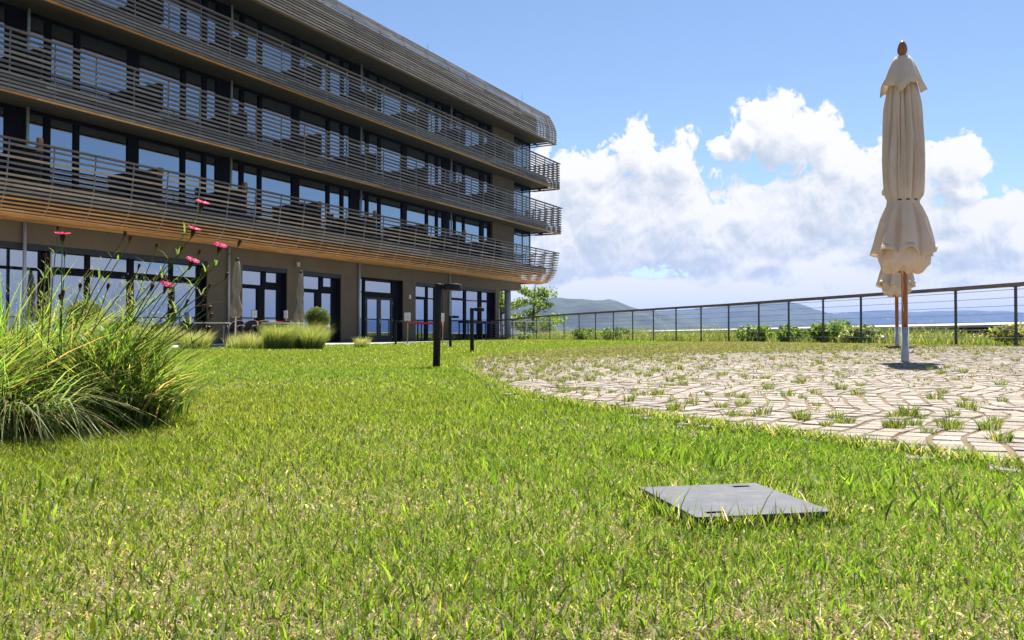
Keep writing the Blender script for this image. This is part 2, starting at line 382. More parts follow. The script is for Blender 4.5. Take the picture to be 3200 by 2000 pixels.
# hills: crest lines in (bearing offset px of lens, crest elevation px) at a distance
def hill(name, dist, crest, depth, seed, mname, amp=1.0):
    px = np.array([c[0] for c in crest], float); py = np.array([c[1] for c in crest], float)
    az0, az1 = math.atan2(px[0]-1600, F), math.atan2(px[-1]-1600, F)
    na = int(abs(az1-az0)*dist/22)+2; na = min(na, 520); nd = 46
    az = np.linspace(az0, az1, na); q = 1600+F*np.tan(az)
    top = np.interp(q, px, py); H = .33+(1048-top)/F*dist/np.cos(az)*np.cos(az)
    H = .33+(1048-top)/F*dist
    v = np.linspace(-1, 1, nd)
    Y = dist+v[:, None]*depth*(.8+.5*vnoise(az[None]*dist, v[:, None]*300+seed*77, 420))
    A = np.broadcast_to(np.tan(az)[None], Y.shape); X = A*Y
    prof = np.where(v < 0, np.cos(v*np.pi/2)**1.0, np.cos(v*np.pi/2)**1.4)[:, None]
    Z = -152+(H[None]+152)*prof
    rel = 1-prof**6
    Z = Z + amp*rel*prof*((vnoise(X, Y+seed*999, 260)-.5)*70+(vnoise(X+seed*333, Y, 90)-.5)*34)
    Z = Z + amp*prof*((vnoise(X, Y+seed*50, 26)-.5)*11+(vnoise(X, Y+seed*10, 11)-.5)*6)
    V = np.stack([X.ravel(), Y.ravel(), Z.ravel()], 1)
    I = (np.arange(nd-1)[:, None]*na+np.arange(na-1)[None]).ravel()
    T = np.vstack([np.stack([I, I+1, I+na+1], 1), np.stack([I, I+na+1, I+na], 1)])
    o = np_mesh(name, V, T, M[mname], smooth=True); tag(o, kind='structure'); return o
hill('hill', 2600, [(1100,1060),(1400,985),(1560,960),(1690,946),(1712,938),(1735,934),(1780,936),(1830,937),(1860,944),(1900,942),(1928,942),(1945,950),(1965,961),(1990,966),(2050,975),(2120,994),(2210,1016),(2330,1052)], 900, 1, 'forest')
hill('hill', 4600, [(1750,1050),(1900,1000),(2050,974),(2090,971),(2150,968),(2200,965),(2240,960),(2300,951),(2360,945),(2400,943),(2440,943),(2470,945),(2510,953),(2550,968),(2590,979),(2640,990),(2760,1040)], 1300, 2, 'forest')
hill('hill', 7000, [(2300,1030),(2480,990),(2590,981),(2650,978),(2690,975),(2730,971),(2780,970),(2830,975),(2870,976),(2920,972),(2990,971),(3050,970),(3100,973),(3140,972),(3180,976),(3260,980),(3500,968),(4000,960),(4800,968),(6000,950),(8000,930)], 900, 3, 'forest', .7)

# ================================================================== paving of setts
PAVE = [(-.58,9.7),(-.40,7.6),(-.18,6.0),(-.03,4.87),(.31,3.95),(.55,3.5),(.73,3.08),(.92,2.82),(1.06,2.54),(1.2,2.3),(1.3,2.1),(1.6,1.6),(2.2,.9),(3.2,0),(5,-1.2),
        (11.9,-1.2),(11.9,5),(10.9,8.6),(10.35,11.6),(9.8,14.65),(9.45,16.2),(8.7,19.2),(7.5,23.6),(6.2,24.6),(4.4,23.6),(2.8,21.6),(1.3,18.8),(.2,15.6),(-.4,12.4)]
PAVE = [(x*.945, y*.945) if 0 < i < 13 else (x, y) for i, (x, y) in enumerate(PAVE)]
bed_pts = np.array(PAVE)
pbm = bmesh.new()
fine = [Vector((*p, 0)) for p in PAVE]
bx = np.arange(-1, 12.1, .2); by = np.arange(-1.4, 25, .2)
vsb = []; fsb = []; idx = {}; CIN = inpoly(*np.meshgrid(bx, by, indexing='ij'), PAVE)
for i, x in enumerate(bx[:-1]):
    for j, y in enumerate(by[:-1]):
        if CIN[i, j] and CIN[i+1, j] and CIN[i, j+1] and CIN[i+1, j+1]:
            q = []
            for (a, c) in ((i, j), (i+1, j), (i+1, j+1), (i, j+1)):
                if (a, c) not in idx: idx[(a, c)] = len(vsb); vsb.append((bx[a], by[c], float(gh(bx[a], by[c]))+.0045))
                q.append(idx[(a, c)])
            fsb.append(tuple(q))
mb = MB(); mb.add(vsb, fsb); paving = mb.build('paving', M['sand']); tag(paving, kind='structure')
# segmental arches of setts: strip coordinates (u across, v along courses)
ROT = R(62); cR, sR = math.cos(ROT), math.sin(ROT); ORG = (2.5, 3.0)
WST, RISE, CW = 2.1, .20, .094
def arch(u, v):
    q = math.sin(math.pi*u/WST); yy = v + RISE*math.sqrt(q*q+.03) + .012*math.sin(u*9+v*5)
    return u*cR-yy*sR+ORG[0], u*sR+yy*cR+ORG[1]
setts = []
rr = random.Random(3)
v = -16.0
v = -22.0
while v < 22:
    v += CW; u = -20-rr.uniform(0, .15)
    while u < 26:
        u1 = u+rr.uniform(.09, .14)
        cx, cyy = arch((u+u1)/2, v+CW/2)
        if -1.1 < cyy < 25 and -1 < cx < 12: setts.append((u, u1, v, cx, cyy))
        u = u1
cc = np.array([(s[3], s[4]) for s in setts]); ins = inpoly(cc[:, 0], cc[:, 1], PAVE)
setts = [s for s, k in zip(setts, ins) if k]
def sett_shape(s):
    u, u1, v, cx, cyy = s; g = .0075; j = lambda: rr.uniform(-.003, .003)
    top = []; low = []
    z = float(gh(cx, cyy))+.0085+rr.uniform(-.0022, .0022)
    for (a, c) in ((u+g, v+g), (u1-g, v+g), (u1-g, v+CW-g), (u+g, v+CW-g)):
        x, y = arch(a, c)
        x += j(); y += j(); low.append((x, y, z-.02)); top.append((cx+(x-cx)*.93, cyy+(y-cyy)*.93, z+rr.uniform(-.001, .001)))
    mid = [((cx+(lx-cx)*.985), (cyy+(ly-cyy)*.985), z-.0035) for lx, ly, lz in low]
    return low, mid, top
FS = [(8,9,10,11)]+[(i, (i+1) % 4, 4+(i+1) % 4, 4+i) for i in range(4)]+[(4+i, 4+(i+1) % 4, 8+(i+1) % 4, 8+i) for i in range(4)]
FS2 = [(4,5,6,7)]+[(i, (i+1) % 4, 4+(i+1) % 4, 4+i) for i in range(4)]
def inview(x, y, z=0.0, m=1.03):
    return y > .3 and abs(x)/y < 1600/F*m
setts.sort(key=lambda s: s[3]**2+s[4]**2 if inview(s[3], s[4]) else 1e6+s[4])
rest = MB()
for i, s in enumerate(setts):
    low, mid, top = sett_shape(s); kv = rr.uniform(.74, 1.16); tone = (kv, kv*rr.uniform(.96, 1.01), kv*rr.uniform(.90, 1.02))
    if i < 290:
        c = Vector((s[3], s[4], top[0][2])); q = MB(); q.add([Vector(p)-c for p in low+mid+top], FS, tone)
        o = q.build('sett', M['sett'], paving, loc=c)
    else: rest.add(mid+top, FS2, tone)
o = rest.build('setts_field', M['sett'], paving); o['kind'] = 'stuff'

# ================================================================== terrace strip by the house
TH = R(27.94); DX, DY = math.sin(TH), math.cos(TH); P0 = (-14.21, 22.94); HROT = math.atan2(DY, DX)
def E(s, o):
    """plan point s metres along the facade, o metres out from the balcony plane"""
    return (P0[0]+DX*s+DY*o, P0[1]+DY*s-DX*o)
strip = [E(-16, -1.45), E(31.4, -1.45), E(31.4, 1.0), E(16, 2.0), E(13, 3.6), E(-2, 6.0), E(-16, 6.0)]
def ribbon(name, poly, dz, m, step=1.0):
    xs = np.arange(min(p[0] for p in poly), max(p[0] for p in poly)+step, step); ys = np.arange(min(p[1] for p in poly), max(p[1] for p in poly)+step, step)
    bm = bmesh.new(); f = bm.faces.new([bm.verts.new((p[0], p[1], 0)) for p in poly])
    bmesh.ops.triangulate(bm, faces=bm.faces[:])
    for it in range(4):
        ed = [e for e in bm.edges if e.calc_length() > step*1.6]
        if not ed: break
        bmesh.ops.subdivide_edges(bm, edges=ed, cuts=1); bmesh.ops.triangulate(bm, faces=bm.faces[:])
    for v in bm.verts: v.co.z = float(gh(v.co.x, v.co.y))+dz
    me = bpy.data.meshes.new(name); bm.to_mesh(me); bm.free(); me.materials.append(m)
    o = link(bpy.data.objects.new(name, me)); tag(o, kind='structure'); return o
ribbon('gravel_path', strip, .012, M['gravel'])

# ================================================================== hotel building (local x along facade, y inward, z up)
hotel = empty('hotel_building', (P0[0], P0[1], 0), HROT, 'long dark hotel building with three slatted timber balconies above olive plaster ground floor', 'building')
S0, S1 = -15.0, 37.6
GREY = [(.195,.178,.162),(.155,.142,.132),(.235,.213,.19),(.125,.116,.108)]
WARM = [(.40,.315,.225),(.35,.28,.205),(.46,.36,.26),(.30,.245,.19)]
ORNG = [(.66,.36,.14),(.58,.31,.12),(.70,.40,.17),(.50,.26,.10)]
PALE = [(.47,.385,.31),(.38,.31,.25),(.54,.45,.365),(.30,.25,.205)]
def course(mb, s_end, ins, h, th, dp, cols, rnd, d_end=13.5, tilt=0.0):
    """one course of boards along the front and round the end; ins = inset from outer plane, dp board depth"""
    x = S0-rnd.uniform(0, 4); y = ins; e = s_end-ins
    while x < e:
        x1 = min(x+rnd.uniform(3.9, 4.6), e); c = rnd.choice(cols)
        a, b = max(x, S0), x1-.008
        if e-x1 < .6: x1 = e; b = e
        if b > a:
            j = rnd.uniform(-.004, .004)
            mb.add([(a,y,h-th/2),(b,y,h-th/2),(b,y+dp,h-th/2+tilt),(a,y+dp,h-th/2+tilt),(a,y+j,h+th/2),(b,y+j,h+th/2),(b,y+dp,h+th/2+tilt),(a,y+dp,h+th/2+tilt)],
                   [(0,3,2,1),(4,5,6,7),(0,1,5,4),(1,2,6,5),(2,3,7,6),(3,0,4,7)], c)
        x = x1
    yy = ins+dp+.002
    while yy < d_end:
        y1 = min(yy+rnd.uniform(3.9, 4.6), d_end); mb.box(e-dp, e-.001, yy, y1-.008, h-th/2, h+th/2, rnd.choice(cols)); yy = y1
def balcony(idx, rail, bottom, floor, courses, s_end, colf, prof):
    rnd = random.Random(idx*11)
    sl = MB(); fl = floor
    # slab: soffit near the bottom of the cladding
    sl.box(S0, 36.0, .46 if idx == 1 else .17, 13, 4.42 if idx == 1 else bottom+.05, bottom+.12 if idx > 1 else fl)
    if idx > 1: sl.box(S0, 36.0, .42, 13, bottom+.121, fl)
    root = sl.build('balcony', M['soffit'], hotel)
    MB().box(S0, 36.0, .452 if idx == 1 else .412, .459 if idx == 1 else .419, (4.43 if idx == 1 else bottom+.13), fl).build('fascia', M['plinth'], root)
    for i, (h, ins) in enumerate(courses):
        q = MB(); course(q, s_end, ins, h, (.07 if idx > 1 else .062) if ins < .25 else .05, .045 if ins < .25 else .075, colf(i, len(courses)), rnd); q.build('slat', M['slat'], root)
    q = MB(); course(q, s_end+.02, -.03, rail, .05, .14, [(.15,.125,.11),(.17,.14,.12),(.13,.115,.105)], rnd); q.build('handrail', M['slat'], root)
    if idx > 1:
        q = MB(); course(q, s_end, .06, bottom+.012, .03, .11, ORNG, rnd, d_end=2.0); q.build('edge_board', M['slat'], root)
    # posts behind the slats
    base = None
    pts = [(rail-.03, .0)]+[(h, ins) for h, ins in courses]
    q = MB()
    for (ha, ia), (hb, ib) in zip(pts[:-1], pts[1:]):
        q.beam((0, ia+.075, ha), (0, ib+.075, hb), .06, .014, up=(1, 0, 0))
    x = S0+.5; me = None
    while x < s_end-.2:
        if me is None: o = q.build('post', M['flat'], root); me = o.data
        else: o = link(bpy.data.objects.new('post', me), root)
        o.location = (x, 0, 0); x += 1.34
    yy = 1.2
    while yy < 9:
        o = link(bpy.data.objects.new('post', me), root); o.location = (s_end, yy, 0); o.rotation_euler = (0, 0, R(90)); yy += 1.34
    return root
b1 = [(5.73,0),(5.55,.02),(5.38,.04),(5.21,.06),(5.05,.08),(4.88,.10),(4.72,.12),(4.60,.15),(4.48,.185),(4.36,.225),(4.24,.27),(4.125,.33),(4.02,.41),(3.935,.51),(3.87,.63),(3.83,.77),(3.81,.91),(3.80,1.05),(3.795,1.19),(3.79,1.33)]
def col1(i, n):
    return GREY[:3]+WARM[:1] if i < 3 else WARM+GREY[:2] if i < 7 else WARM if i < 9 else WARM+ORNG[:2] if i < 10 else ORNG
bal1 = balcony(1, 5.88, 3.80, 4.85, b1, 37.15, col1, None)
def crs(rail, bottom, slope):
    hs = [rail-.175-.155*i for i in range(8)]; k = hs[-1]
    n = 4; hs += [k-(k-bottom-.075)*(i+1)/n for i in range(n)]
    return [(h, max(0, .02+slope*(rail-h))) for h in hs]
bal2 = balcony(2, 8.98, 7.20, 7.90, crs(8.98, 7.20, .008), 37.6, lambda i, n: GREY, None)
bal3 = balcony(3, 11.96, 10.19, 10.9, crs(11.96, 10.19, -.008), 37.3, lambda i, n: GREY+[(.2,.19,.18)], None)
# roof screen
q = MB(); q.box(S0, 35.9, .22, 13, 13.2, 13.3); roof = q.build('roof', M['soffit'], hotel)
MB().box(S0, 34.9, .6, 13, 13.301, 14.72).build('roof_upstand', M['plinth'], roof)  # near-black colour stands in for shade, darkening the gaps between roof slats
rnd = random.Random(5)
for i in range(16):
    t = i/15; h = 13.2+t*1.82; ins = .02+.36*max(0, (t-.35)/.65)**1.7
    q = MB(); course(q, 36.84, ins, h, .058, .035, PALE, rnd); q.build('slat', M['slat'], roof)
q = MB(); course(q, 36.84, .05, 13.165, .03, .16, [(.2,.15,.1)], rnd, d_end=2); q.build('edge_board', M['slat'], roof)
me = None; x = S0+.6
while x < 36.6:
    if me is None:
        q = MB()
        hp = [(13.2+t*1.82, .02+.36*max(0, (t-.35)/.65)**1.7+.09) for t in np.linspace(0, 1, 6)]
        for (ha, ia), (hb, ib) in zip(hp[:-1], hp[1:]): q.beam((0, ia, ha), (0, ib, hb), .05, .05, up=(1, 0, 0))
        o = q.build('post', M['dark'], roof); me = o.data
    else: o = link(bpy.data.objects.new('post', me), roof)
    o.location = (x, 0, 0); x += 2.0
for x, y in ((23.0, 1.2), (33.4, .9)):
    MB().tube([(x, y, 14.7), (x, y, 15.9)], .012, 6).build('lightning_rod', M['steel'], roof)
# open joists under the end overhangs
for root, hb, se in ((bal1, 3.86, 36.8), (bal2, 7.24, 37.5), (bal3, 10.24, 37.2), (roof, 13.22, 36.7)):
    for d in (1.4, 3.2, 5.2, 7.4, 9.6):
        MB().box(36.02, se, d, d+.07, hb, hb+.1).build('joist', M['dark'], root)
    for sx_ in (36.35, 36.75):
        if sx_ < se-.1: MB().box(sx_, sx_+.06, .5, 12, hb+.003, hb+.05).build('end_slat', M['dark'], root)
# solid core of the upper storeys
q = MB()
q.box(S0, 30.35, 1.95, 13, 3.95, 13.2)
q.box(30.35, 33.15, 1.35, 13, 4.85, 7.25); q.box(30.35, 33.15, 1.35, 13, 7.9, 10.24); q.box(30.35, 33.15, 1.35, 13, 10.9, 13.2)
q.box(33.15, 33.35, 2.2, 13, 4.85, 7.25); q.box(33.15, 33.35, 2.2, 13, 7.9, 10.24); q.box(33.15, 33.35, 2.2, 13, 10.9, 13.2)
q.build('upper_wall', M['plaster'], hotel)
# upper windows: each room a window of three panes
for f0_, f1_ in ((4.86, 7.24), (7.91, 10.23), (10.91, 13.19)):
    for k in range(-2, 4):
        a = 1.62+8*k
        for rm in (0, 1):
            e = [a+.07, a+.56, a+.75, a+1.54, a+1.72, a+3.5] if rm == 0 else [a+3.93, a+5.72, a+5.91, a+6.70, a+6.88, a+7.35]
            w0, w1 = (a-.1, a+3.71) if rm == 0 else (a+3.712, a+7.898)
            if w0 > 30.2 or w1 < S0: continue
            w0 = max(w0, S0+.05); w1 = min(w1, 30.34); ee = [min(max(v, w0+.02), w1-.02) for v in e]
            q = MB(); z0, z1 = f0_, f1_
            edges = [w0]+ee+[w1]
            for i in range(0, len(edges), 2):
                if edges[i+1]-edges[i] > .005: q.box(edges[i], edges[i+1], 1.5, 1.72, z0, z1)
            for i in range(1, len(edges)-1, 2):
                if edges[i+1]-edges[i] > .03: q.box(edges[i], edges[i+1], 1.503, 1.715, z1-.14, z1-.002); q.box(edges[i], edges[i+1], 1.503, 1.715, z0+.002, z0+.1)
            wn = q.build('window', M['dark'], hotel)
            for i in range(1, len(edges)-1, 2):
                if edges[i+1]-edges[i] > .1: MB().box(edges[i], edges[i+1], 1.56, 1.58, z0+.1, z1-.14).build('pane', M['glass'], wn)
    # corner glazing near the end
    q = MB()
    for xx in (33.36, 34.62, 35.74): q.box(xx, xx+.06, 1.5, 1.58, f0_, f1_)
    for dd in (3.2, 4.9): q.box(35.72, 35.8, dd, dd+.06, f0_, f1_)
    q.box(35.722, 35.798, 1.581, 4.959, f1_-.2, f1_-.003); q.box(33.421, 34.619, 1.503, 1.577, f1_-.2, f1_-.002); q.box(34.681, 35.739, 1.503, 1.577, f1_-.2, f1_-.002)
    wn = q.build('window', M['dark'], hotel)
    MB().box(33.42, 34.62, 1.53, 1.545, f0_, f1_-.2).build('pane', M['glass'], wn)
    MB().box(34.68, 35.74, 1.53, 1.545, f0_, f1_-.2).build('pane', M['glassclear'], wn)
    MB().box(35.75, 35.765, 1.6, 3.2, f0_, f1_-.2).build('pane', M['glassclear'], wn)
    MB().box(35.75, 35.765, 3.26, 4.9, f0_, f1_-.2).build('pane', M['glassclear'], wn)
# brushwood partition screens between the balconies, timber caps, steel columns
for fi, (fl, top, so_) in enumerate(((4.86, 6.02, 1.0), (7.91, 8.93, .9), (10.91, 11.9, .9))):
    for k in range(-2, 4):
        for j, ss in enumerate((1.2+8*k, 5.4+8*k)):
            if ss > 30 or ss < S0: continue
            MB().box(ss, ss+.09, .22, 1.48, fl, top-.14+(.1 if j else 0)).build('partition_screen', M['brushwood'], hotel)
            if fi == 0: MB().box(ss-.02, ss+.11, .2, .34, 5.70, 6.0+.12*(1-j)).build('screen_post', M['timberblock'], hotel)
for k in range(-2, 4):
    ss = 1.5+8*k
    if ss < S0 or ss > 29: continue
    for z0, z1 in ((0.0, 3.78), (4.86, 7.24), (7.91, 10.23), (10.91, 13.19)):
        MB().tube([(ss, 1.28 if z0 else 1.36, z0), (ss, 1.28 if z0 else 1.36, z1)], .045 if z0 else .05, 10).build('downpipe' if z0 == 0 else 'steel_column', M['steel'], hotel, True)
# ground floor wall with openings (wall face at depth 1.45)
OPEN = [(-13.0, 8.53), (10.28, 12.78), (13.78, 16.29), (17.6, 21.17), (22.29, 24.9), (25.81, 30.91)]
HEAD = 3.13
q = MB(); x = S0
for a, b_ in OPEN+[(31.36, None)]:
    q.box(x, a, 1.45, 1.95, 0, HEAD-.001); x = b_
q.box(S0, 31.36, 1.45, 1.95, HEAD, 4.415)
q.box(31.3605, 34.31, 1.45, 12, 3.25, 4.2)
q.box(S0, 31.36, 1.955, 12, 3.0, 3.94)
q.box(30.92, 31.36, 1.955, 12, 0, 2.998)
q.box(S0, 30.915, 4.5, 4.8, 0, 2.998)
q.build('wall', M['plaster'], hotel)
q = MB(); x = S0
for a, b_ in OPEN+[(31.375, None)]:
    MB().box(x+.002, a-.002, 1.437, 1.462, 0, .17).build('plinth', M['plinth'], hotel); x = b_
MB().lathe([(.21, -.4), (.21, 3.26)], 24, (33.4, 1.95, 0)).build('column', M['concrete'], hotel, True)
def window(a, b_, mulls, ztr, name='window', box=True):
    """dark frame with transom at ztr; mulls = [(x0,x1,zlow,zhigh)]; returns frame"""
    q = MB(); y0, y1 = 1.72, 1.84
    top = 2.96 if box else HEAD-.06
    q.box(a, a+.05, y0, y1, 0, HEAD-.003); q.box(b_-.06, b_, y0, y1, 0, HEAD-.003)
    q.box(a+.051, b_-.061, y0, y1, top, HEAD-.004); q.box(a+.051, b_-.061, y0, y1, .0, .1)
    q.box(b_-.012, b_-.003, 1.50, y0-.002, 0, HEAD-.004)
    for (m0, m1, z0, z1) in mulls: q.box(m0, m1, y0-.003, y1-.003, z0, z1)
    for (t0, t1, z0, z1) in ztr: q.box(t0, t1, y0-.006, y1-.006, z0, z1)
    w = q.build(name, M['dark'], hotel)
    if box: MB().box(a+.004, b_-.015, 1.475, 1.60, 2.955, HEAD-.004).build('shutter_box', M['charcoal'], w)
    return w
def panes(w, rects):
    for x0, x1, z0, z1 in rects: MB().box(x0, x1, 1.775, 1.79, z0, z1).build('pane', M['glass'], w)
# long restaurant window in three units
w = window(-13, 8.53, [(2.28,2.49,0,2.96),(5.34,5.56,0,2.96),(3.76,3.91,0,2.96),(7.06,7.2,0,2.96),(-.6,-.4,0,2.96),(-3.5,-3.3,0,2.96),(-6.5,-6.3,0,2.96),(-9.5,-9.3,0,2.96)], [(-12.95,2.28,2.33,2.42),(2.49,5.34,2.26,2.5),(5.56,8.47,2.26,2.5)])
MB().box(2.30, 2.47, 1.55, 1.71, 0, 2.95).build('pillar', M['dark'], w)
MB().tube([(2.44, 1.52, 0), (2.44, 1.52, 2.95)], .03, 8).build('guide_rail', M['steel'], w)
panes(w, [(u, v, z0, z1) for u, v in ((-12.95,-9.5),(-9.3,-6.5),(-6.3,-3.5),(-3.3,-.6),(-.4,2.28)) for z0, z1 in ((.1,2.33),(2.42,2.96))]+
      [(u, v, z0, z1) for u, v in ((2.49,3.76),(3.91,5.34),(5.56,7.06),(7.2,8.47)) for z0, z1 in ((.1,2.26),(2.5,2.96))])
for a, b_, lo, hi in ((10.28, 12.78, (11.36, 11.76), (11.61, 11.83)), (13.78, 16.29, (14.87, 15.25), (15.14, 15.36))):
    w = window(a, b_, [(*lo, 0, 2.24), (*hi, 2.24, 2.96)], [(a+.05, b_-.06, 2.23, 2.39), (hi[1], b_-.06, 2.392, 2.54)])
    panes(w, [(a+.05, lo[0], .1, 2.23), (lo[1], b_-.06, .1, 2.23), (a+.05, hi[0], 2.39, 2.96), (hi[1], b_-.06, 2.54, 2.96)])
# entrance door with side lights
w = window(17.6, 21.17, [(18.25,18.40,0,3.06),(20.58,20.69,0,3.06)], [(17.65,18.25,2.40,2.45),(18.40,20.58,2.20,2.44),(20.69,21.11,2.40,2.45)], 'door_frame', False)
panes(w, [(17.65,18.25,.1,2.40),(17.65,18.25,2.45,3.06),(18.46,20.52,2.47,2.98),(20.69,21.11,.1,2.40),(20.69,21.11,2.45,3.06)])
for x0, x1 in ((18.405, 19.485), (19.495, 20.575)):
    q = MB(); q.box(x0, x0+.14, 1.70, 1.77, .02, 2.19); q.box(x1-.14, x1, 1.70, 1.77, .02, 2.19); q.box(x0+.141, x1-.141, 1.70, 1.77, 2.09, 2.19); q.box(x0+.141, x1-.141, 1.70, 1.77, .02, .33)
    dl = q.build('door', M['charcoal'], hotel)
    MB().box(x0+.141, x1-.141, 1.73, 1.745, .33, 2.09).build('pane', M['glass'], dl)
    hx = x1+.0 if x0 < 19 else x0
    for z in (.25, 1.1, 1.95): MB().tube([((x0 if x0 < 19 else x1), 1.69, z-.05), ((x0 if x0 < 19 else x1), 1.69, z+.05)], .012, 6).build('hinge', M['steel'], dl)
    if x0 > 19:
        q = MB(); q.tube([(x0+.06, 1.69, 1.05), (x0+.06, 1.63, 1.05), (x0-.06+.25, 1.63, 1.05)], .011, 6); q.box(x0+.03, x0+.09, 1.685, 1.699, .93, 1.12); q.build('handle', M['steel'], dl)
        MB().box(x0+.17, x0+.42, 1.7265, 1.729, 1.32, 1.62).build('notice', M['white'], dl)
w = window(22.29, 24.9, [(23.6,23.84,0,2.26),(23.70,23.84,2.26,2.96)], [(22.34,23.6,2.25,2.40),(23.84,24.84,2.30,2.36)])
panes(w, [(22.34,23.6,.1,2.25),(23.84,24.84,.1,2.30),(22.34,23.70,2.40,2.96),(23.84,24.84,2.36,2.96)])
w = window(25.81, 30.91, [(27.63,27.86,0,2.96),(29.30,29.40,0,2.96),(29.52,29.66,0,2.96)], [(25.86,27.63,2.35,2.48),(27.86,29.30,2.36,2.41),(29.66,30.85,2.34,2.47)])
panes(w, [(25.86,27.63,.1,2.35),(25.86,27.63,2.48,2.96),(27.86,29.30,.1,2.36),(27.86,29.30,2.41,2.96),(29.40,29.52,.1,2.96),(29.66,30.85,.1,2.34),(29.66,30.85,2.47,2.96)])
# wall lamps
q = MB(); q.box(13.24, 13.3, 1.36, 1.449, 3.33, 3.39); q.lathe([(.075, 3.27), (.075, 3.45)], 14, (13.27, 1.30, 0)); q.build('wall_lamp', M['table'], hotel)
MB().box(21.66, 21.76, 1.38, 1.449, 2.22, 2.42).build('wall_lamp', M['white'], hotel)

# ================================================================== railing at the terrace edge
def railing(name, pts, base, H, label, wires, hand, m_post, loc0=None, skew=0):
    root = empty(name, (pts[0][0], pts[0][1], base[0]), 0, label, 'railing'); ox, oy, oz = root.location
    L = lambda i, z: Vector((pts[i][0]-ox, pts[i][1]-oy, base[i]+z-oz))
    n = len(pts); me = None
    for i in range(n):
        t = Vector((pts[min(i+1, n-1)][0]-pts[max(i-1, 0)][0], pts[min(i+1, n-1)][1]-pts[max(i-1, 0)][1], 0)); a = math.atan2(t.y, t.x)
        if me is None:
            q = MB(); q.box(-.03, .03, -.011, .011, -.25, H-.075); q.box(-.09, .09, -.03, .03, H-.083, H-.0755)
            o = q.build('post', m_post, root); me = o.data
        else: o = link(bpy.data.objects.new('post', me), root)
        o.location = L(i, 0); o.rotation_euler = (0, 0, a)
    for i in range(n-1):
        q = MB(); q.beam(L(i, H-.0375), L(i+1, H-.0375), .11, .075); q.build('handrail', hand, root)
    for k in range(wires):
        z = .17+k*(H-.30)/(wires-1); q = MB(); q.tube([L(i, z)+Vector((.0, -.012, 0)) for i in range(n)], .006, 5); q.build('wire', M['steel'], root)
    return root
M['handrail'] = pmat('weathered_rail', (.20, .17, .145), (.14, .12, .105), 3, .7)
railing('railing_fence', FENCE, [float(gh(*p)) for p in FENCE], 1.25, 'long steel post railing with weathered timber handrail and horizontal wires edging the terrace', 7, M['handrail'], M['greysteel'])
rp = [(-.75, 59.0), (.15, 59.4), (1.05, 59.8), (1.95, 60.2), (2.95, 60.6)]
railing('deck_railing', rp, [.42]*5, .95, 'short grey railing on the flat roof in front of the trees', 6, M['flat'], M['flat'])
# low building with a pale roof edge beyond the railing
RP = [(21.5, 9.0), (14.9, 24.0), (.3, 55.0), (-1.0, 58.6), (4.2, 61.4), (20, 47), (34, 22)]
rz_ = lambda y: .66-(y-24)*.0076
low = empty('low_roof_building', (10, 35, -2), 0, 'low flat roofed building with pale metal roof edge beyond the terrace railing', 'building')
def off(p): return (p[0]-10, p[1]-35)
cxr = sum(p[0] for p in RP)/len(RP); cyr = sum(p[1] for p in RP)/len(RP); n = len(RP)
inn = []
for p in RP:
    v = Vector((cxr-p[0], cyr-p[1])); v.normalize(); inn.append((p[0]+v.x*3.2, p[1]+v.y*3.2))
q = MB(); q.add([(*off(p), rz_(p[1])-.07+2) for p in RP]+[(*off(p), rz_(p[1])+2) for p in RP]+[(*off(i_), rz_(p[1])+.06+2) for i_, p in zip(inn, RP)],
    [tuple(range(n-1, -1, -1)), tuple(range(2*n, 3*n))]+[(i, (i+1) % n, n+(i+1) % n, n+i) for i in range(n)]+[(n+i, n+(i+1) % n, 2*n+(i+1) % n, 2*n+i) for i in range(n)])
q.build('roof', M['roofwhite'], low)
sh = [(p[0]+(cxr-p[0])*.1+.8, p[1]+(cyr-p[1])*.06) for p in RP]
q = MB(); q.add([(*off(p), -8) for p in sh]+[(*off(p), rz_(p[1])-.075+2) for p in sh], [tuple(range(n-1, -1, -1)), tuple(range(n, 2*n))]+[(i, (i+1) % n, n+(i+1) % n, n+i) for i in range(n)])
q.build('wall', M['plinth'], low)

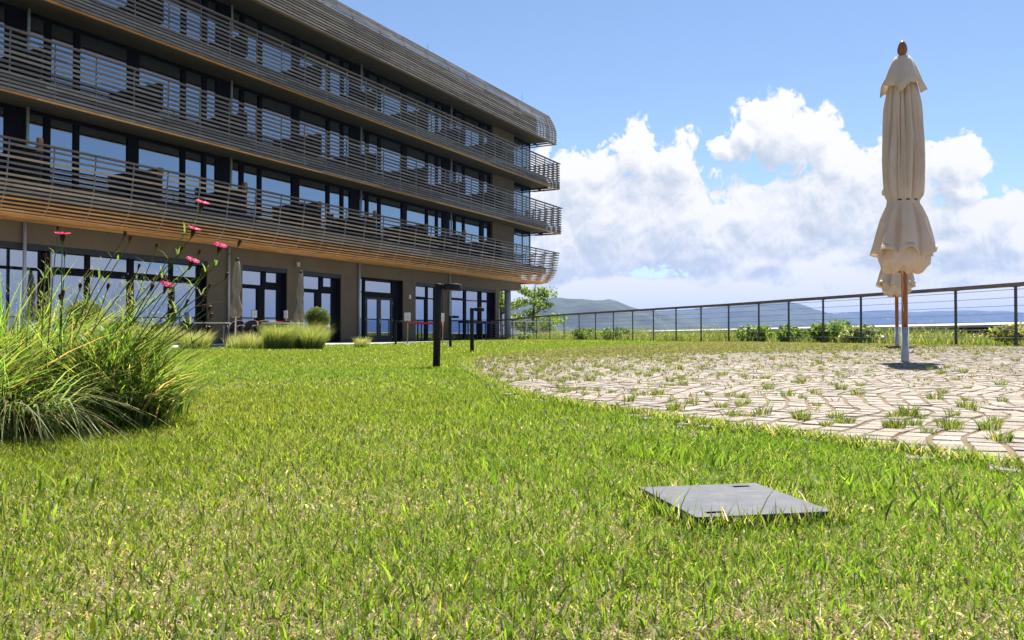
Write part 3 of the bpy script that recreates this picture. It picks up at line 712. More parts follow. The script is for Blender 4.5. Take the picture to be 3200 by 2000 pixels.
# ================================================================== closed market parasols on the paving
def fold(th, k, ph, sharp=1.0):
    c = abs(math.sin(k*th/2+ph)); return c**sharp
def big_parasol(loc, label, rz):
    root = empty('market_parasol', loc, rz, label, 'parasol', 'closed cream parasols on the paving')
    q = MB(); q.lathe([(.012, 3.505), (.035, 3.51), (.032, 3.53), (.052, 3.565), (.055, 3.60), (.045, 3.65), (.025, 3.69), (.004, 3.705)], 20); q.build('finial', M['teak'], root, True)
    # cap with scalloped skirt
    pr = [(.05, 3.515), (.085, 3.505), (.125, 3.44), (.165, 3.33), (.20, 3.22), (.232, 3.13)]
    def fc(r, z, th, i):
        t = i/(len(pr)-1); f = math.cos(4*th+.6)+.35*math.cos(7*th+1.2)
        return r*.93*(1+.16*t*f), z-.05*t*t*(math.cos(4*th+2.1)+.4*math.cos(9*th))
    q = MB(); q.lathe(pr, 96, fn=fc, cap=False)
    o = q.build('cap', M['canvas'], root, True); md = o.modifiers.new('t', 'SOLIDIFY'); md.thickness = .006
    # wrapped canopy: long folds gathered by a strap, flaring below
    pr = []
    for z, r in ((3.42, .075), (3.2, .135), (2.95, .175), (2.6, .205), (2.35, .22), (2.1, .215), (1.95, .20), (1.865, .178), (1.84, .170), (1.815, .172), (1.77, .19), (1.65, .235), (1.5, .275), (1.35, .315), (1.24, .345)): pr.append((r, z))
    def fb(r, z, th, i):
        tw = .55*(3.4-z); a = 8*(th+tw*.25)
        sh = lambda v: 1-2*abs(math.sin(v/2))**1.15
        f = .55*sh(a)+.34*sh(13*th+1.7+tw)+.26*sh(19*th-tw*1.6+.4)+.12*math.cos(34*th+2)
        amp = .25+.05*math.sin(z*3)
        if z < 1.80: amp = .17+.16*(1.8-z)
        elif z < 1.9: amp = .055
        zz = z
        if z < 1.3: zz = z+.035*math.cos(8*th+tw+.5)+.03*math.cos(3*th)
        if z < 1.78: f = .62*math.cos(a)+.30*math.cos(13*th+1.7)+.10*math.cos(21*th)
        f += .35*math.sin(3*th+z*2.2)*math.sin(z*4+th)
        return r*.94*(1+amp*f), zz
    q = MB(); n = 192
    fin = []
    for (r0, z0), (r1, z1) in zip(pr[:-1], pr[1:]):
        k = max(1, int((z0-z1)/.03))
        for i in range(k): fin.append((r0+(r1-r0)*i/k, z0+(z1-z0)*i/k))
    fin.append(pr[-1]); q.lathe(fin, n, fn=fb, cap=False); o = q.build('canopy', M['canvas'], root, True)
    md = o.modifiers.new('t', 'SOLIDIFY'); md.thickness = .005
    # inner ruffle: folded hem tucked under the flare
    pr2 = [(.25, 1.36), (.285, 1.22), (.29, 1.16), (.265, 1.10), (.20, 1.055), (.12, 1.04), (.05, 1.045)]
    def fr(r, z, th, i):
        t = i/6; f = math.cos(6*th+2*t)+.5*math.cos(11*th+1)
        return r*.93*(1+.10*f*(1-t*.5)), z+.022*math.cos(5*th+t*3)+.02*math.cos(9*th)
    q = MB(); fin = []
    for (r0, z0), (r1, z1) in zip(pr2[:-1], pr2[1:]):
        for i in range(5): fin.append((r0+(r1-r0)*i/5, z0+(z1-z0)*i/5))
    q.lathe(fin, 128, fn=fr, cap=False); q.build('hem', M['canvas'], root, True)
    q = MB(); q.lathe([(.176, 1.82), (.181, 1.825), (.181, 1.86), (.176, 1.865)], 48, fn=lambda r, z, th, i: (r*.93*(1+.02*math.cos(8*th)), z), cap=False); q.build('strap', M['canvas'], root, True)
    for a in (-1.2, -1.75, -2.25):
        MB().box(-.02, .02, -.004, .004, -.006, .006).build('buckle', M['black'], root, loc=(.172*math.cos(a), .172*math.sin(a), 1.845)).rotation_euler = (0, 0, a+math.pi/2)
    MB().tube([(0, 0, .3), (0, 0, 3.5)], .034, 20).build('pole', M['teak'], root, True)
    q = MB(); q.lathe([(.036, 1.02), (.062, 1.025), (.066, 1.05), (.04, 1.06)], 20); q.build('hub', M['teak'], root, True)
    q = MB(); q.lathe([(.043, -.15), (.043, .405), (.0375, .405), (.0375, .38)], 24, cap=False); q.build('ground_sleeve', M['steel'], root, True)
    q = MB(); q.tube([(.04, -.01, .12), (.085, -.012, .122)], .006, 8); q.tube([(.085, -.012, .105), (.085, -.012, .14)], .011, 8); q.build('clamp_screw', M['steel'], root, True)
    MB().tube([(-.03, -.05, 1.06), (-.05, -.06, .95), (-.04, -.055, .86), (-.06, -.06, .72), (-.035, -.05, .58)], .003, 5).build('cord', M['canvas'], root)
    return root
p1 = big_parasol((4.50, 9.47, float(gh(4.5, 9.47))), 'tall closed cream parasol on teak pole with weedy galvanised sleeve, clear of the railing', 0)
p2 = copy_tree(p1); p2.location = (7.80, 16.75, float(gh(7.8, 16.75))); p2.rotation_euler = (0, 0, R(70)); p2['label'] = 'closed cream parasol standing half hidden behind another, close to the railing'

# closed grey-beige parasols at the restaurant
def small_parasol(loc, label, rz):
    root = empty('garden_parasol', loc, rz, label, 'parasol', 'closed parasols at the restaurant tables')
    pr = [(.05, 2.66), (.075, 2.6), (.10, 2.35), (.125, 2.1), (.13, 1.85), (.10, 1.66), (.085, 1.58), (.10, 1.5), (.135, 1.36), (.165, 1.22), (.18, 1.10), (.15, .98), (.09, .92)]
    fin = []
    for (r0, z0), (r1, z1) in zip(pr[:-1], pr[1:]):
        for i in range(4): fin.append((r0+(r1-r0)*i/4, z0+(z1-z0)*i/4))
    def fs(r, z, th, i):
        a = .16 if z > 1.6 else .34*min(1, (1.7-z)*1.6)
        f = .6*math.cos(6*th+z*1.4)+.35*math.cos(10*th-z*2)+.2*math.cos(17*th)
        return r*(1+a*f), z+(.06*math.cos(5*th+1) if z < 1.2 else 0)
    q = MB(); q.lathe(fin, 84, fn=fs); o = q.build('canopy', M['canvas2'], root, True)
    MB().lathe([(.045, 2.66), (.05, 2.70), (.045, 2.75), (.02, 2.77)], 14).build('finial', M['charcoal'], root, True)
    MB().tube([(0, 0, 0), (0, 0, 2.66)], .022, 12).build('pole', M['table'], root, True)
    q = MB(); q.lathe([(.24, 0), (.24, .05), (.05, .07)], 20); q.build('base', M['concrete'], root)
    root.rotation_euler = (R(1.5), R(1.8), rz); return root
s1 = small_parasol((-8.71, 26.0, 0), 'closed grey beige parasol in front of plaster wall beside the downpipe', 0)
for X, Y, rz, lb in ((-8.02, 31.0, 80, 'closed grey beige parasol between two tall restaurant windows'), (-12.95, 31.0, 200, 'closed grey beige parasol before the long restaurant window')):
    c = copy_tree(s1); c.location = (X, Y, 0); c.rotation_euler = (R(1.5), R(1.2), R(rz)); c['label'] = lb

# ================================================================== bollard lamps
def bollard(loc, label, lean=0):
    root = empty('bollard_lamp', loc, 0, label, 'bollard lamp', 'black bollard lamps on the lawn')
    q = MB(); q.lathe([(.037, -.1), (.037, .845), (.034, .85), (.03, .848)], 24); q.build('post', M['lamp'], root, True)
    q = MB(); q.lathe([(.082, .786), (.09, .784), (.0915, .79), (.0915, .846), (.088, .85), (.0, .85)], 40, (.145, 0, 0), cap=False); q.box(.03, .062, -.018, .018, .80, .845); h = q.build('lamp_head', M['lamp'], root, True)
    me = h.data
    MB().lathe([(.0, .789), (.082, .789)], 32, (.145, 0, 0), cap=False).build('lens', M['lens'], h, True)
    root.rotation_euler = (0, lean, 0); return root
bl = bollard((-.765, 8.36, float(gh(-.765, 8.36))), 'black bollard lamp with disc head beside the paved edge, thickest and tallest looking', R(1.4))
bl['label'] = 'black disc headed bollard lamp leaning slightly on open lawn, red belt barrier behind its post'
for X, Y, lb in ((-.76, 15.7, 'black disc headed bollard lamp with tuft at its foot near the paving tip'), (-1.64, 22.0, 'black disc headed bollard lamp in front of a downpipe'), (-4.08, 29.0, 'black disc headed bollard lamp beside the white notice stand and door')):
    c = copy_tree(bl); c.location = (X, Y, float(gh(X, Y))); c.rotation_euler = (0, R(random.uniform(-.5, .5)), 0); c['label'] = lb

# ================================================================== inspection cover
cov = empty('inspection_cover', (.412, 1.575, float(gh(.412, 1.575))), R(11), 'dark grey square plastic inspection cover set in the lawn', 'cover')
q = MB(); xs = [-.128, -.098, -.062, .062, .098, .128]; ys = [-.142, -.118, -.104, .104, .118, .142]; Zt = .021
vid = {}
for i, x in enumerate(xs):
    for j, y in enumerate(ys): vid[i, j] = len(q.v); q.v.append((x, y, Zt))
for i in range(5):
    for j in range(5):
        if (i, j) in ((1, 1), (3, 3)): continue
        q.f.append((vid[i, j], vid[i+1, j], vid[i+1, j+1], vid[i, j+1]))
ring = [(-.128, -.142), (.128, -.142), (.128, .142), (-.128, .142)]
nb_ = len(q.v); q.v += [(x*1.004, y*1.004, Zt-.003) for x, y in ring]+[(x*1.004, y*1.004, -.03) for x, y in ring]
cor = [vid[0, 0], vid[5, 0], vid[5, 5], vid[0, 5]]
for i in range(4):
    q.f.append((nb_+4+i, nb_+4+(i+1) % 4, nb_+(i+1) % 4, nb_+i))
q.f.append((*[vid[i, 0] for i in range(6)], nb_+1, nb_)[::-1]); q.f.append((*[vid[5, j] for j in range(6)], nb_+2, nb_+1)[::-1])
q.f.append((*[vid[i, 5] for i in range(5, -1, -1)], nb_+3, nb_+2)[::-1]); q.f.append((*[vid[0, j] for j in range(5, -1, -1)], nb_, nb_+3)[::-1])
lid = q.build('lid', M['cover'], cov)
for x, y in ((-.08, -.111), (.08, .111)): MB().box(x-.02, x+.02, y-.009, y+.009, -.02, .012).build('finger_hole', M['black'], lid)
q = MB(); q.box(-.142, .142, -.156, -.1435, -.05, .004); q.box(-.142, .142, .1435, .156, -.05, .004); q.box(-.142, -.1295, -.1434, .1434, -.05, .004); q.box(.1295, .142, -.1434, .1434, -.05, .004); q.build('frame', M['cover'], cov)

# ================================================================== lawn grass
COVER = [((.412)+(x*math.cos(R(11))-y*math.sin(R(11))), 1.575+(x*math.sin(R(11))+y*math.cos(R(11)))) for x, y in ((-.135,-.15),(.135,-.15),(.135,.15),(-.135,.15))]
GREEN = [(.115,.178,.018), (.165,.226,.026), (.215,.255,.04), (.066,.12,.016), (.36,.30,.17), (.46,.40,.27)]
def lawn_ok(x, y):
    k = ~inpoly(x, y, PAVE) & ~inpoly(x, y, COVER) & ~inpoly(x, y, strip)
    k &= (x < fx(y)+.1)
    # in front of the wall
    dep = -((x-P0[0])*DY-(y-P0[1])*DX); k &= dep < 1.3
    return k
def scatter(y0, y1, dens, side=1.12, extra=.5, xmin=-60, xmax=60):
    """random points on the lawn in a wedge in front of the camera"""
    A = (y1-y0)*(2*(.62*side*(y0+y1)/2+extra)); n = int(A*dens)
    y = np.sqrt(rng.uniform(0, 1, n)*(y1**2-y0**2)+y0**2); x = rng.uniform(-1, 1, n)*(.62*side*y+extra)
    k = lawn_ok(x, y) & (x > xmin) & (x < xmax); return x[k], y[k]
parts = []
for (y0, y1, dens, hh, ww, ns) in ((.55, 1.5, 46000, .0175, .0021, 2), (1.5, 2.6, 30000, .0180, .0025, 2), (2.6, 5.0, 13500, .0190, .0033, 2), (5.0, 9.0, 5000, .0215, .0052, 2), (9.0, 16, 2000, .026, .009, 1), (16, 28, 560, .03, .017, 1), (28, 52, 130, .035, .034, 1)):
    x, y = scatter(y0, y1, dens); n = len(x)
    pn = vnoise(x, y, .35)*.6+vnoise(x, y, 1.7)*.4
    dry = np.clip(.25+.40*(vnoise(x+31, y, .22)-.5)+.5*(vnoise(x, y+9, 1.1)-.5), .03, .75)
    far = sstep(4, 14, y); dry = dry*(1-far)+.07*far
    isd = rng.uniform(0, 1, n) < dry
    h = hh*np.exp(rng.normal(0, .30, n))*(.75+.5*pn); h = np.where(isd, h*.6, h)
    w = ww*np.exp(rng.normal(0, .3, n))*(np.where(rng.uniform(0, 1, n) < .1, 1.7, 1))
    lean = np.abs(rng.normal(.55, .5, n)); lean = np.where(isd, lean+.9, lean)
    az = rng.uniform(0, 2*np.pi, n)
    cg = palette(n, GREEN[:4], [.36, .34, .16, .14]); cdry = palette(n, GREEN[4:]+[(.28,.20,.11)], [.45, .35, .2])
    lush = (vnoise(x+7, y+3, 3.0)-.5)[:, None]
    cg = cg*(1+.35*lush*np.array([-1, .1, -.6])); cg = np.clip(cg, .005, 1)
    c = np.where(isd[:, None], cdry, cg)
    parts.append(blades(np.stack([x, y, gh(x, y)-.003], 1), h, w, az, lean, c, ns, droop=np.where(isd, .35, .08)))
# longer grass leaning over the edge of the paving
ex, ey, ew = [], [], []
for (xa, ya), (xb, yb) in list(zip(PAVE[:14], PAVE[1:15]))+[(PAVE[-1], PAVE[0])]:
    L = math.hypot(xb-xa, yb-ya); k = int(L*1900/(1+.12*max(ya, 1.5)**1.3)); t = rng.uniform(0, 1, k); o_ = rng.uniform(-.012, .075, k)
    nxx, nyy = (yb-ya)/L, -(xb-xa)/L
    ex.append(xa+(xb-xa)*t-nxx*-o_*1.0*(-1)); ey.append(ya+(yb-ya)*t-nyy*-o_*(-1)); ew.append(np.full(k, .0028+.0006*max(ya, 1)))
ex, ey, ew = map(np.concatenate, (ex, ey, ew)); n = len(ex)
parts.append(blades(np.stack([ex, ey, gh(ex, ey)], 1), rng.uniform(.022, .052, n), ew, rng.uniform(0, 6.28, n), rng.uniform(.2, 1.1, n), palette(n, GREEN, [.3, .3, .15, .1, .09, .06]), 3, droop=.1))
# a few taller broader blades in the near grass
x, y = scatter(.7, 4.5, 60); n = len(x)
parts.append(blades(np.stack([x, y, gh(x, y)], 1), rng.uniform(.028, .045, n), rng.uniform(.003, .0048, n), rng.uniform(0, 6.28, n), rng.uniform(.2, 1.0, n), palette(n, GREEN[:3], [.4, .4, .2]), 4, droop=.12))
for cxw, cyw, k, sp_ in ((.36, 2.2, 70, .10), (.52, 2.12, 60, .08), (-.02, 3.9, 90, .25), (.85, 1.55, 60, .1), (1.02, 1.42, 50, .12), (-1.05, 1.75, 60, .1), (-.98, 1.45, 45, .08), (.72, 1.72, 40, .06)):
    xx = cxw+rng.normal(0, sp_, k); yy = cyw+rng.normal(0, sp_*.6, k); kk = lawn_ok(xx, yy); xx, yy = xx[kk], yy[kk]; k = len(xx)
    parts.append(blades(np.stack([xx, yy, gh(xx, yy)], 1), rng.uniform(.035, .07, k), rng.uniform(.004, .008, k), rng.uniform(0, 6.28, k), rng.uniform(.2, .9, k), palette(k, [(.115,.19,.022), (.15,.22,.03)], [.6, .4]), 4, droop=.12))
# overhanging blades round the cover
n = 560; t = rng.uniform(0, 2*np.pi, n); sx_ = np.sign(np.cos(t)); rx = rng.uniform(-.16, .16, n); side = rng.choice(4, n, p=[.46, .16, .22, .16])
lx = np.where(side < 2, rx, np.where(side == 2, -.148, .148)); ly = np.where(side == 0, -.165, np.where(side == 1, .165, rx*1.05)); ly = np.where(side < 2, ly, rx)
c11, s11 = math.cos(R(11)), math.sin(R(11))
parts.append(blades(np.stack([(.412)+lx*c11-ly*s11, 1.575+lx*s11+ly*c11, np.full(n, .0)], 1), rng.uniform(.02, .045, n)*np.where(rng.uniform(0, 1, n) < .07, 1.8, 1), rng.uniform(.002, .004, n), rng.uniform(0, 6.28, n), rng.uniform(.1, .8, n), palette(n, GREEN, [.3, .3, .1, .1, .1, .1]), 3))
V, T, C = join(parts)
lg = np_mesh('lawn_grass', V, T, M['grass'], C); tag(lg, 'short sunlit lawn grass with straw coloured dry blades', 'grass', kind='stuff')
# clover heads
x, y = scatter(6.5, 30, 2.2, xmax=.5); k = vnoise(x, y, 3) > .45; x, y = x[k], y[k]; n = len(x)
oc = np.array([(1,0,0),(0,1,0),(-1,0,0),(0,-1,0),(0,0,1),(0,0,-.6)]); ot = np.array([(0,1,4),(1,2,4),(2,3,4),(3,0,4),(1,0,5),(2,1,5),(3,2,5),(0,3,5)])
rad = rng.uniform(.006, .010, n)*(1+.02*y)
V = (oc[None]*rad[:, None, None]+np.stack([x, y, gh(x, y)+.038], 1)[:, None]).reshape(-1, 3); T = (ot[None]+(np.arange(n)*6)[:, None, None]).reshape(-1, 3)
tag(np_mesh('clover_flowers', V, T, M['grass'], np.tile([(.6, .6, .56)], (len(V), 1))), 'small white clover flower heads dotted over the lawn', 'clover', kind='stuff')

# ================================================================== weeds in the paving joints
def tuft_arrays(n, H, spread, w, cols, wts, up=.5, nseg=3):
    a = rng.uniform(0, 6.28, n); r = spread*np.sqrt(rng.uniform(0, 1, n))*.5
    base = np.stack([r*np.cos(a), r*np.sin(a), np.full(n, .004)], 1)
    h = H*rng.uniform(.45, 1.1, n); lean = rng.uniform(.15, 1.25, n)*up*2*(spread/H*.5+.3)
    return blades(base, h, w*rng.uniform(.7, 1.3, n), a+rng.normal(0, .4, n), lean, palette(n, cols, wts), nseg, droop=.18)
WEED = [(.08,.125,.02), (.12,.16,.03), (.18,.17,.055), (.28,.21,.10)]
tufts = []
for i in range(7):
    V, T, C = tuft_arrays(64, .060, .075, .0036, WEED, [.5, .3, .12, .08], up=.42); o = np_mesh('weed_tuft', V, T, M['grass'], C); tufts.append(o)
# positions: growing in joints; more toward the lawn edge and the far side
pos = []
tr = random.Random(12)
def pave_xy(px, py):
    z = .33*F/(py-1048); return ((px-1600)/F*z, z)
for px, py in ((1965,1260),(1765,1230),(1670,1175),(1800,1180),(1935,1170),(1975,1160),(2050,1235),(2055,1240),(1760,1220),(2105,1290),(2160,1270),(2320,1270),(2315,1275),(2290,1305),(2340,1308),(2380,1303),(2510,1320),(2500,1318),(2580,1335),(2640,1328),(2630,1330),(2790,1310),(2800,1345),(2775,1340),(2900,1360),(2960,1345),(2975,1350),(3110,1325),(3125,1385),(2920,1255),(3130,1260),(2600,1210),(2710,1180),(2690,1210),(2630,1185),(2820,1132),(2920,1130),(1620,1195),(1560,1170),(1640,1190),(1590,1185),(1690,1165),(1540,1150),(1500,1145)):
    x, y = pave_xy(px, py); pos.append((x, y, tr.uniform(.6, 1.0)))
while len(pos) < 285:
    y = tr.uniform(2.4**1.5, 14**1.5)**(1/1.5); x = tr.uniform(-.7, .64*y)
    if not inpoly(np.array([x]), np.array([y]), PAVE)[0]: continue
    e = min(math.hypot(x-a, y-b_) for a, b_ in PAVE)
    if tr.random() < .35+.6*math.exp(-e/.8): pos.append((x, y, tr.uniform(.4, .95)*(1+.02*y)))
for i, (x, y, s) in enumerate(pos):
    t = tufts[i % 7]; o = t if i < 7 else t.copy()
    if i >= 7: COL.objects.link(o)
    o.location = (x, y, float(gh(x, y))+.004); o.scale = (s, s, s*tr.uniform(.75, 1.1)); o.rotation_euler = (0, 0, tr.uniform(0, 6.28))
    tag(o, 'small green grass tuft growing in a joint of the pale paving', 'weed', 'grass tufts in the paving joints')
# finer growth too small to pick apart
n = 72000; y = np.sqrt(rng.uniform(2.2**2, 25**2, n)); x = rng.uniform(-1, 16, n); k = inpoly(x, y, PAVE) & (np.abs(x) < .68*y+.3); x, y = x[k], y[k]
E1 = np.array(PAVE[:9]+PAVE[-6:]); dmin = np.min(np.hypot(x[:, None]-E1[None, :, 0], y[:, None]-E1[None, :, 1]), 1)
bsd = fx(y)-x
over = np.clip(1.1*np.exp(-dmin/1.7)*sstep(3.5, 7, y)+.9*sstep(10.5, 16, y-.35*x)+.45*(vnoise(x, y, 1.1)-.5)+.04, .02, .95)
k = rng.uniform(0, 1, len(x)) < over; x, y = x[k], y[k]; n = len(x)
# gather into little clumps
x = x+.02*np.sin(x*57); y = y+.02*np.cos(y*61)
m = 5; xx = np.repeat(x, m)+rng.normal(0, .018, n*m); yy = np.repeat(y, m)+rng.normal(0, .018, n*m); n = len(xx)
wd = .003+.0008*yy
dm = np.min(np.hypot(xx[:, None]-E1[None, :, 0], yy[:, None]-E1[None, :, 1]), 1)
parts = blades(np.stack([xx, yy, gh(xx, yy)+.004], 1), rng.uniform(.012, .035, n)*(1+.02*yy)*(1+.6*np.exp(-dm/1.2)), wd, rng.uniform(0, 6.28, n), rng.uniform(.3, 1.4, n), palette(n, [(.11,.135,.03), (.17,.165,.05), (.27,.21,.10), (.08,.11,.025)], [.36, .28, .14, .22]), 2, droop=.25)
o = np_mesh('joint_weeds', *parts[:2], M['grass'], parts[2]); tag(o, 'fine brownish green weeds creeping over the paving joints', 'weeds', kind='stuff')

# ================================================================== planting beside the lawn (grass clumps, carnations)
SEDGE = [(.11,.18,.028), (.155,.225,.04), (.21,.255,.06), (.09,.14,.045), (.40,.31,.15)]
def clump(name, loc, n, H, spread, w, cols, wts, label, cat, group, wind=(0, 0), droop=.45, lean=.8, mat='leaf', nseg=6, tipw=0.0, tipc=None, jit=.18):
    H = H*(1.5 if name == 'feather_grass' else 1.0)
    a = rng.uniform(0, 6.28, n); r = spread*rng.uniform(0, 1, n)**.8
    base = np.stack([r*np.cos(a), r*np.sin(a), np.zeros(n)], 1); h = H*rng.uniform(.55, 1.15, n)
    az = a+rng.normal(0, .55, n); ln = lean*rng.uniform(.3, 1.5, n)
    ex = np.cos(az)*ln+wind[0]; ey = np.sin(az)*ln+wind[1]; az = np.arctan2(ey, ex); ln = np.hypot(ex, ey)
    V, T, C = blades(base, h, w*rng.uniform(.6, 1.4, n), az, ln, palette(n, cols, wts, jit), nseg, droop=droop*rng.uniform(.4, 1.4, n), curl=1.6, tipw=tipw, tip=None if tipc is None else palette(n, [tipc], [1]))
    o = np_mesh(name, V, T, M[mat], C); o.location = loc; tag(o, label, cat, group); return o
CL = 'arching grass clumps in the flower bed'
for X, Y, n, H, sp, lb in ((-1.42, 3.02, 1500, .34, .13, 'bushy bright green grass clump at the bed edge under the leaning carnations'),
                       (-1.83, 2.62, 1800, .42, .17, 'arching silvery green grass clump spilling onto the lawn from the flower bed'),
                       (-1.66, 3.1, 1700, .42, .16, 'yellow green arching grass clump around the carnation stems'),
                       (-2.20, 3.05, 1600, .48, .2, 'dense mid green grass clump in the middle of the flower bed'),
                       (-1.98, 3.55, 1400, .42, .22, 'loose green grass clump at the back of the flower bed'),
                       (-2.45, 3.9, 1500, .56, .25, 'tall wispy grass clump before the long restaurant window'),
                       (-2.12, 3.45, 1300, .62, .24, 'tallest airy grass clump in the flower bed rising toward the long window'),
                       (-2.6, 2.75, 1400, .56, .24, 'broad grass clump at the bed end away from the lawn')):
    clump('grass_clump', (X, Y, 0), int(n*.62), H*1.12, sp*1.15, .0088, SEDGE, [.32, .3, .16, .1, .12], lb, 'grass clump', CL, wind=(.06, -.12), droop=.52, lean=.68, jit=.3)
for X, Y, n, lb in ((-1.92, 2.55, 620, 'silvery grass clump draping long blades over the lawn corner'), (-1.62, 2.72, 520, 'pale arching grass clump draping in front of the carnations')):
    clump('grass_clump', (X, Y, 0), n, .40, .15, .0062, [(.20,.25,.11), (.27,.30,.16), (.15,.215,.05), (.42,.34,.2)], [.35, .25, .3, .1], lb, 'grass clump', CL, wind=(.55, -.75), droop=.86, lean=.5, jit=.25)
# airy flowering grass stems
n = 260; a = rng.uniform(0, 6.28, n); r = .34*np.sqrt(rng.uniform(0, 1, n)); bs = np.stack([r*np.cos(a), r*np.sin(a), np.zeros(n)], 1)
V1 = blades(bs, rng.uniform(.45, .78, n), np.full(n, .0018), a+rng.normal(0, .7, n), rng.uniform(.15, .7, n), palette(n, [(.16,.20,.05), (.22,.22,.08)], [.6, .4]), 6, droop=.15, tipw=.6)
k = []
for i in range(n):
    q = V1[0].reshape(n, 13, 3)[i]
    for j in range(9):
        t = rng.uniform(.62, 1); ii = min(int(t*6)*2, 11); p = q[ii]*(1-(t*6 % 1))+q[min(ii+2, 12)]*(t*6 % 1); k.append(p+rng.normal(0, .006, 3))
k = np.array(k); m = len(k)
V2 = blades(k, rng.uniform(.008, .016, m), np.full(m, .0028), rng.uniform(0, 6.28, m), rng.uniform(.2, 1.2, m), palette(m, [(.20,.24,.07), (.30,.27,.12)], [.6, .4]), 2)
V, T, C = join([V1, V2]); o = np_mesh('flowering_grass', V, T, M['leaf'], C); o.location = (-2.05, 3.55, 0); tag(o, 'airy flowering grass with thin seed stems rising over the flower bed', 'grass clump')
# low leafy fill at the bed floor
n = 5200; a = rng.uniform(0, 6.28, n); r = np.sqrt(rng.uniform(0, 1, n)); X = -2.15+r*np.cos(a)*.85; Y = 3.2+r*np.sin(a)*.75; kk = X < -1.18-.0*Y; X, Y = X[kk], Y[kk]; n = len(X)
P_ = blades(np.stack([X, Y, np.zeros(n)], 1), rng.uniform(.10, .30, n), rng.uniform(.004, .009, n), rng.uniform(0, 6.28, n), rng.uniform(.2, 1.2, n), palette(n, [(.07,.13,.02), (.12,.18,.03), (.17,.21,.05), (.05,.09,.02)], [.35, .35, .2, .1]), 4, droop=.3)
o = np_mesh('bed_foliage', *P_[:2], M['leaf'], P_[2]); tag(o, 'thick low foliage filling the flower bed floor', 'foliage', kind='stuff')
# carnations
def flower_parts(kind):
    q = MB(); cal = (.055, .012, .012); grn = (.10, .14, .03)
    q.lathe([(.0022, -.022), (.0045, -.012), (.0062, .0), (.0058, .006), (.0035, .009)], 8); q.c = [grn]*16+[cal]*24
    for k in range(5):   # dark pointed bracts
        a = k*1.2566; c, s = math.cos(a), math.sin(a); o_ = .005 if kind else .008
        q.add([(c*.004-s*.0025, s*.004+c*.0025, -.012), (c*.004+s*.0025, s*.004-c*.0025, -.012), (c*(.006+o_), s*(.006+o_), .010+(.004 if kind else .0))], [(0, 1, 2)], cal)
    calyx = q
    p = None
    if kind == 1:
        p = MB()
        for k in range(5):
            a = k*1.2566+.3; base_i = len(p.v); ring = []
            vs = [(0, 0, .006)]
            for j in range(7):
                t = (j/6-.5)*1.15; rr_ = .0185*(1+.10*(j % 2)); z = .0105+.002*math.sin(j*2.1+k)
                vs.append((math.cos(a+t)*rr_, math.sin(a+t)*rr_, z))
            p.add(vs, [(0, j, j+1) for j in range(1, 7)], (.70, .06, .20))
    return calyx, p
cal_me = [None, None]; pet_me = None
plant = empty('carnation_plant', (-1.5, 3.0, 0), 0, 'wild carnation with bright pink flowers and dark buds on thin leaning stems', 'flower')
PK = [(193,750,2.75),(628,650,3.0),(602,732,3.05),(684,785,2.95),(597,832,2.9),(517,907,3.0)]
BD = [(178,722,2.8),(388,738,3.0),(405,752,3.05),(433,840,2.9),(487,775,3.1),(565,785,2.9),(622,795,3.05),(748,765,2.95),(708,868,2.9),(655,902,3.0),(655,972,2.95),(637,968,3.1),(638,938,2.9),(475,905,2.85),(337,902,3.0),(250,902,2.8),(196,925,2.75),(187,935,2.9),(585,950,3.0),(660,995,2.9),(652,1036,2.85),(140,808,2.8),(200,800,2.9),(630,855,3.1)]
vc = palette(len(PK)+len(BD), [(.075,.125,.035), (.11,.16,.04)], [.5, .5])
